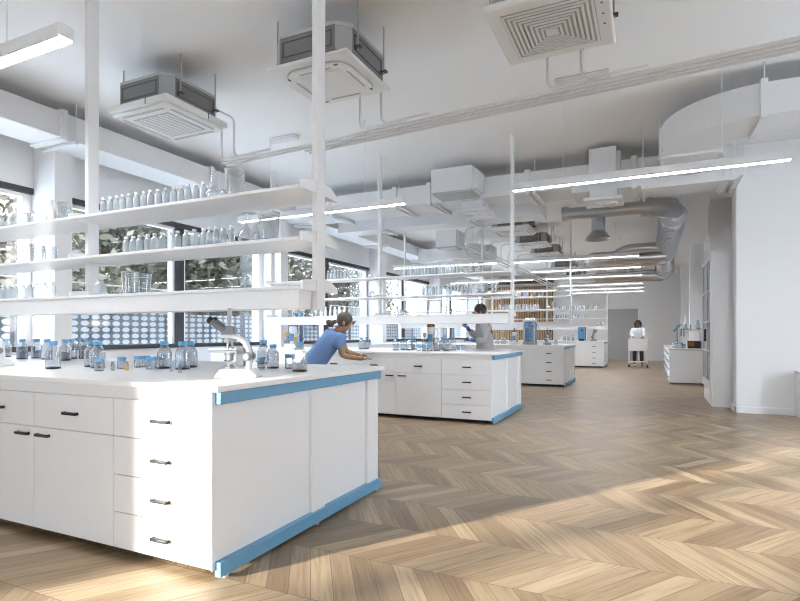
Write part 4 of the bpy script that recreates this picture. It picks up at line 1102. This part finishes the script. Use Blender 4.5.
build_person('person', 'person in a blue scrub top leaning forward to the right between two benches', (base.x, base.y, 0), Pw, 'skin_tan', 'hair_grey', 'scrub_blue', rr_ + Vector((0,0,-0.12)), trouser='scrub_navy', hair_bun=True, loose=1.34)
stl = thing('lab_stool', 'round black stool under the person in the blue scrub top', 'stool', (pel.x-0.02, pel.y, 0))
MB().lathe([(0.17,0.41),(0.185,0.425),(0.185,0.45),(0.17,0.46)], n=24).build('seat', 'black', stl)
MB().cyl((0,0,0.06),(0,0,0.41),0.025).build('column', 'steel', stl)
for k in range(5):
    a = k*2*PI/5
    MB().cyl((0,0,0.085),(0.24*math.cos(a),0.24*math.sin(a),0.055),0.018,0.014).build('leg', 'steel', stl)
    MB().ball((0.24*math.cos(a),0.24*math.sin(a),0.028),0.028).build('caster', 'black', stl)

# person in a grey coat behind the second bench, facing left, blue gloves
G0 = A(484, 330, 8.6); bz = Vector((G0.x, G0.y, 0)); lf = -rr_
def gp(r, f_, z): return bz + rr_*r + fr_*f_ + Vector((0,0,z))
Pg = dict(pelvis=gp(0.02, 0, 0.90), chest=gp(0.0, 0, 1.22), neck=gp(-0.045, 0, 1.385), head=gp(-0.085, 0, 1.475),
          shR=gp(0.0, 0.17, 1.28), shL=gp(0.0, -0.16, 1.28), elL=gp(-0.02, -0.20, 1.00), wrL=gp(-0.20, -0.20, 1.02), haL=gp(-0.30, -0.19, 1.03),
          elR=gp(-0.10, 0.16, 1.06), wrR=gp(-0.255, 0.02, 1.20), haR=gp(-0.30, 0.0, 1.27),
          hipL=gp(0.02, -0.09, 0.86), hipR=gp(0.02, 0.09, 0.86), knL=gp(0.0, -0.10, 0.48), knR=gp(0.0, 0.10, 0.48), anL=gp(0.03, -0.11, 0.085), anR=gp(0.03, 0.11, 0.085))
build_person('person', 'person in a light grey coat and blue gloves standing behind the second bench', (bz.x, bz.y, 0), Pg, 'skin_tan', 'hair_dark', 'coat_grey', lf + Vector((0,0,-0.35)), gloves='glove_blue', coat_len=0.55, loose=1.26)
pv = gp(-0.315, -0.02, 1.235)

# person in a white coat pushing a trolley at the far end
T0 = Vector((-0.37, 20.55, 0)); ff = Vector((0.02, -1, 0))
def tp(r, f_, z): return T0 + Vector((r, -f_, z))
Pt = dict(pelvis=tp(0, 0, 0.88), chest=tp(0, 0.03, 1.22), neck=tp(0, 0.07, 1.385), head=tp(0, 0.10, 1.48),
          shR=tp(-0.17, 0.04, 1.29), shL=tp(0.17, 0.04, 1.29), elR=tp(-0.21, 0.17, 1.08), elL=tp(0.21, 0.17, 1.08),
          wrR=tp(-0.15, 0.33, 1.00), wrL=tp(0.15, 0.33, 1.00), haR=tp(-0.14, 0.42, 0.99), haL=tp(0.14, 0.42, 0.99),
          hipR=tp(-0.09, 0, 0.84), hipL=tp(0.09, 0, 0.84), knR=tp(-0.11, 0.06, 0.47), knL=tp(0.11, 0.14, 0.48), anR=tp(-0.12, -0.02, 0.085), anL=tp(0.13, 0.16, 0.085))
build_person('person', 'person in a white coat pushing a white trolley before the far wall', (T0.x, T0.y, 0), Pt, 'skin_brown', 'hair_dark', 'coat_white', ff, trouser='black', coat_len=0.50, long_hair=True, loose=1.2)
tr = thing('trolley', 'white box trolley on black casters pushed by the far person', 'trolley', (-0.36, 19.85, 0))
MB().box(-0.30,-0.22,0.55,0.30,0.22,0.95).build('box', 'white_metal', tr, bevel=0.01)
MB().box(-0.30,-0.22,0.17,0.30,0.22,0.19).build('lower_tray', 'white_metal', tr)
MB().tube([(-0.26,0.22,0.90),(-0.26,0.29,0.98),(0.26,0.29,0.98),(0.26,0.22,0.90)],0.013).build('push_bar', 'steel', tr)
for x in (-0.28, 0.28):
    for y in (-0.20, 0.20):
        l_ = MB().cyl((x,y,0.09),(x,y,0.56),0.015).build('leg', 'white_metal', tr)
        MB().cyl((x-0.018,y,0.05),(x+0.018,y,0.05),0.05,None,16).build('caster', 'black', l_)

# ------------------------------------------------------------------ outside the windows
struct('ground', MB().box(-60, -40, -0.4, 40, 60, -0.15), 'paving')
for i, (y0, y1) in enumerate(bays):
    if y0 < 0 and y1 < 4: continue
    a0 = max(y0, 3.4) - (0.0 if i else 0)
    s_ = thing('oval_screen', 'dark outdoor screen with rows of pale ovals, %s one counted from the left' % ORD[i-2], 'screen', (-7.75, y0, 0.55), 0, 'oval screens outside the windows')
    MB().box(-0.015, 0.02, 0.0, 0.015, y1-y0-0.02+0.16, 0.93).build('panel', 'oval_screen', s_)
    for yy in (0.0, y1-y0+0.13): MB().box(-0.03, yy, -0.7, 0.03, yy+0.05, 0.97).build('post', 'frame_dark', s_)

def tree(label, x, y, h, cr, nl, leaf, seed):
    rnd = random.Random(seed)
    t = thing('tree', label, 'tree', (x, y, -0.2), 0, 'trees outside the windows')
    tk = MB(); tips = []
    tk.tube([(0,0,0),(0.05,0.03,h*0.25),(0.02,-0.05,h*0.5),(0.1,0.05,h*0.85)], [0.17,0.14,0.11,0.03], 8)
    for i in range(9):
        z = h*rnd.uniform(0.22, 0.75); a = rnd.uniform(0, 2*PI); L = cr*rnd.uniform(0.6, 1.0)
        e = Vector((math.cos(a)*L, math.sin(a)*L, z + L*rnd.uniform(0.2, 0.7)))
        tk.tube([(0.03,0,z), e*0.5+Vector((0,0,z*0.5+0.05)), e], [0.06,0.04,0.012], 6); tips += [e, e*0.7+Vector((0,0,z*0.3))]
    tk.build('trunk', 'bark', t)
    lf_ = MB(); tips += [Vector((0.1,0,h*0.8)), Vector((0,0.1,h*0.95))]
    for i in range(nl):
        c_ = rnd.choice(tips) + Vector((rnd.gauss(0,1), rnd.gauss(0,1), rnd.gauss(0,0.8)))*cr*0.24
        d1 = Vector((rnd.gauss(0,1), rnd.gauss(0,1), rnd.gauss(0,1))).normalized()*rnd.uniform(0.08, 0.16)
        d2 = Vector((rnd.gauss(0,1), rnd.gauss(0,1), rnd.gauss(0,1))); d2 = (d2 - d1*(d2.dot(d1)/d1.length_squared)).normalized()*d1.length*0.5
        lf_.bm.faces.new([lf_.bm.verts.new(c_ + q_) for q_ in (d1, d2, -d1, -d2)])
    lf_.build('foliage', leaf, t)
    return t
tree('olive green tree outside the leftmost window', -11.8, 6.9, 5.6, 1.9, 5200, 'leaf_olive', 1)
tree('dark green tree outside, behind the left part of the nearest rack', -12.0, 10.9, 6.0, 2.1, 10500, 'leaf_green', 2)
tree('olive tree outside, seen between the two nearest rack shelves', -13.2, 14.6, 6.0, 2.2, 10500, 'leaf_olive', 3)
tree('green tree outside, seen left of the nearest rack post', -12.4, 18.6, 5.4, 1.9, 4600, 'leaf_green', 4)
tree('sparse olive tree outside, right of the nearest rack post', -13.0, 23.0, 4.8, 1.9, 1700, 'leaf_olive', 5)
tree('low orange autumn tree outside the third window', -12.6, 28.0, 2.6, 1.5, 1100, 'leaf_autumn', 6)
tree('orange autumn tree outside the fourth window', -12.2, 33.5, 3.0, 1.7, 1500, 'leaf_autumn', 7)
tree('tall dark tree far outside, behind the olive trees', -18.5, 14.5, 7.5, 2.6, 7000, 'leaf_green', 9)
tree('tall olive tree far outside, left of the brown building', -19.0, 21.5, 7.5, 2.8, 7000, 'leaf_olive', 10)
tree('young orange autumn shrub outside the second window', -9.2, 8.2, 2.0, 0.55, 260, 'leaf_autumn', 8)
def house(label, x, y, w_, d_, h_, m):
    t = thing('building', label, 'building', (x, y, -0.2), 0, 'buildings outside')
    MB().box(-w_/2,-d_/2,0,w_/2,d_/2,h_).build('wall', m, t)
    MB().box(-w_/2-0.2,-d_/2-0.2,h_,w_/2+0.2,d_/2+0.2,h_+0.25).build('roof', 'roof_dark', t)
    for k in range(int(d_/2.2)):
        for z in (0.9, 3.6):
            if z+1.5 > h_: continue
            y_ = -d_/2+0.7+k*2.2
            q_ = MB().box(w_/2-0.02, y_, z, w_/2+0.04, y_+1.2, z+1.4).build('window', 'frame_dark', t)
            MB().box(w_/2+0.04, y_+0.08, z+0.08, w_/2+0.05, y_+1.12, z+1.32).build('pane', 'slot_grey', q_)
house('brown building outside behind the trees, seen below the nearest shelf', -26, 24, 6, 16, 5.6, 'stucco_brown')
house('beige neighbouring building outside the leftmost window', -19, 0.0, 6, 18.8, 8.0, 'stucco')  # visible only at one end; the rest is added to block sun

# ------------------------------------------------------------------ light
el = math.radians(10.5); hx, hy = 0.5553, 0.8316
dirv = Vector((hx*math.cos(el), hy*math.cos(el), -math.sin(el)))
sun = bpy.data.lights.new('sun', 'SUN'); sun.energy = 14.5; sun.angle = math.radians(1.5); sun.color = (1.0, 0.91, 0.77)
so = bpy.data.objects.new('sun', sun); C.objects.link(so); so.rotation_euler = dirv.to_track_quat('-Z', 'Y').to_euler()
wd = bpy.data.worlds.new('sky'); SC.world = wd; wd.use_nodes = True
nt = wd.node_tree; bg = nt.nodes['Background']; N = NT(nt)
tc = nt.nodes.new('ShaderNodeTexCoord'); sp = nt.nodes.new('ShaderNodeSeparateXYZ'); nt.links.new(tc.outputs['Generated'], sp.inputs[0])
nt.links.new(N.ramp(sp.outputs[2], [(0.0, (0.84, 0.92, 1.0)), (0.15, (0.82, 0.91, 1.0)), (0.6, (0.70, 0.84, 1.0)), (1.0, (0.60, 0.77, 1.0))]), bg.inputs[0])
bg.inputs[1].default_value = 12.0

# ------------------------------------------------------------------ camera and colour
cam = bpy.data.cameras.new('camera'); co = bpy.data.objects.new('camera', cam); C.objects.link(co)
cam.sensor_width = 36.0; cam.lens = F*36/800; cam.shift_y = (V0-300.5)/800
co.location = (0, 0, EYE); co.rotation_euler = (PI/2, 0, YAW); cam.clip_start = 0.05; cam.clip_end = 300
SC.camera = co
vs = SC.view_settings; vs.view_transform = 'Standard'; vs.look = 'None'; vs.gamma = 1.0; vs.exposure = 1.17; vs.use_curve_mapping = False
cy = SC.cycles
cy.use_denoising = True; cy.filter_width = 1.1; cy.max_bounces = 10; cy.diffuse_bounces = 6; cy.glossy_bounces = 4; cy.transparent_max_bounces = 24; cy.transmission_bounces = 6
cy.sample_clamp_indirect = 8.0; cy.caustics_reflective = False; cy.caustics_refractive = False
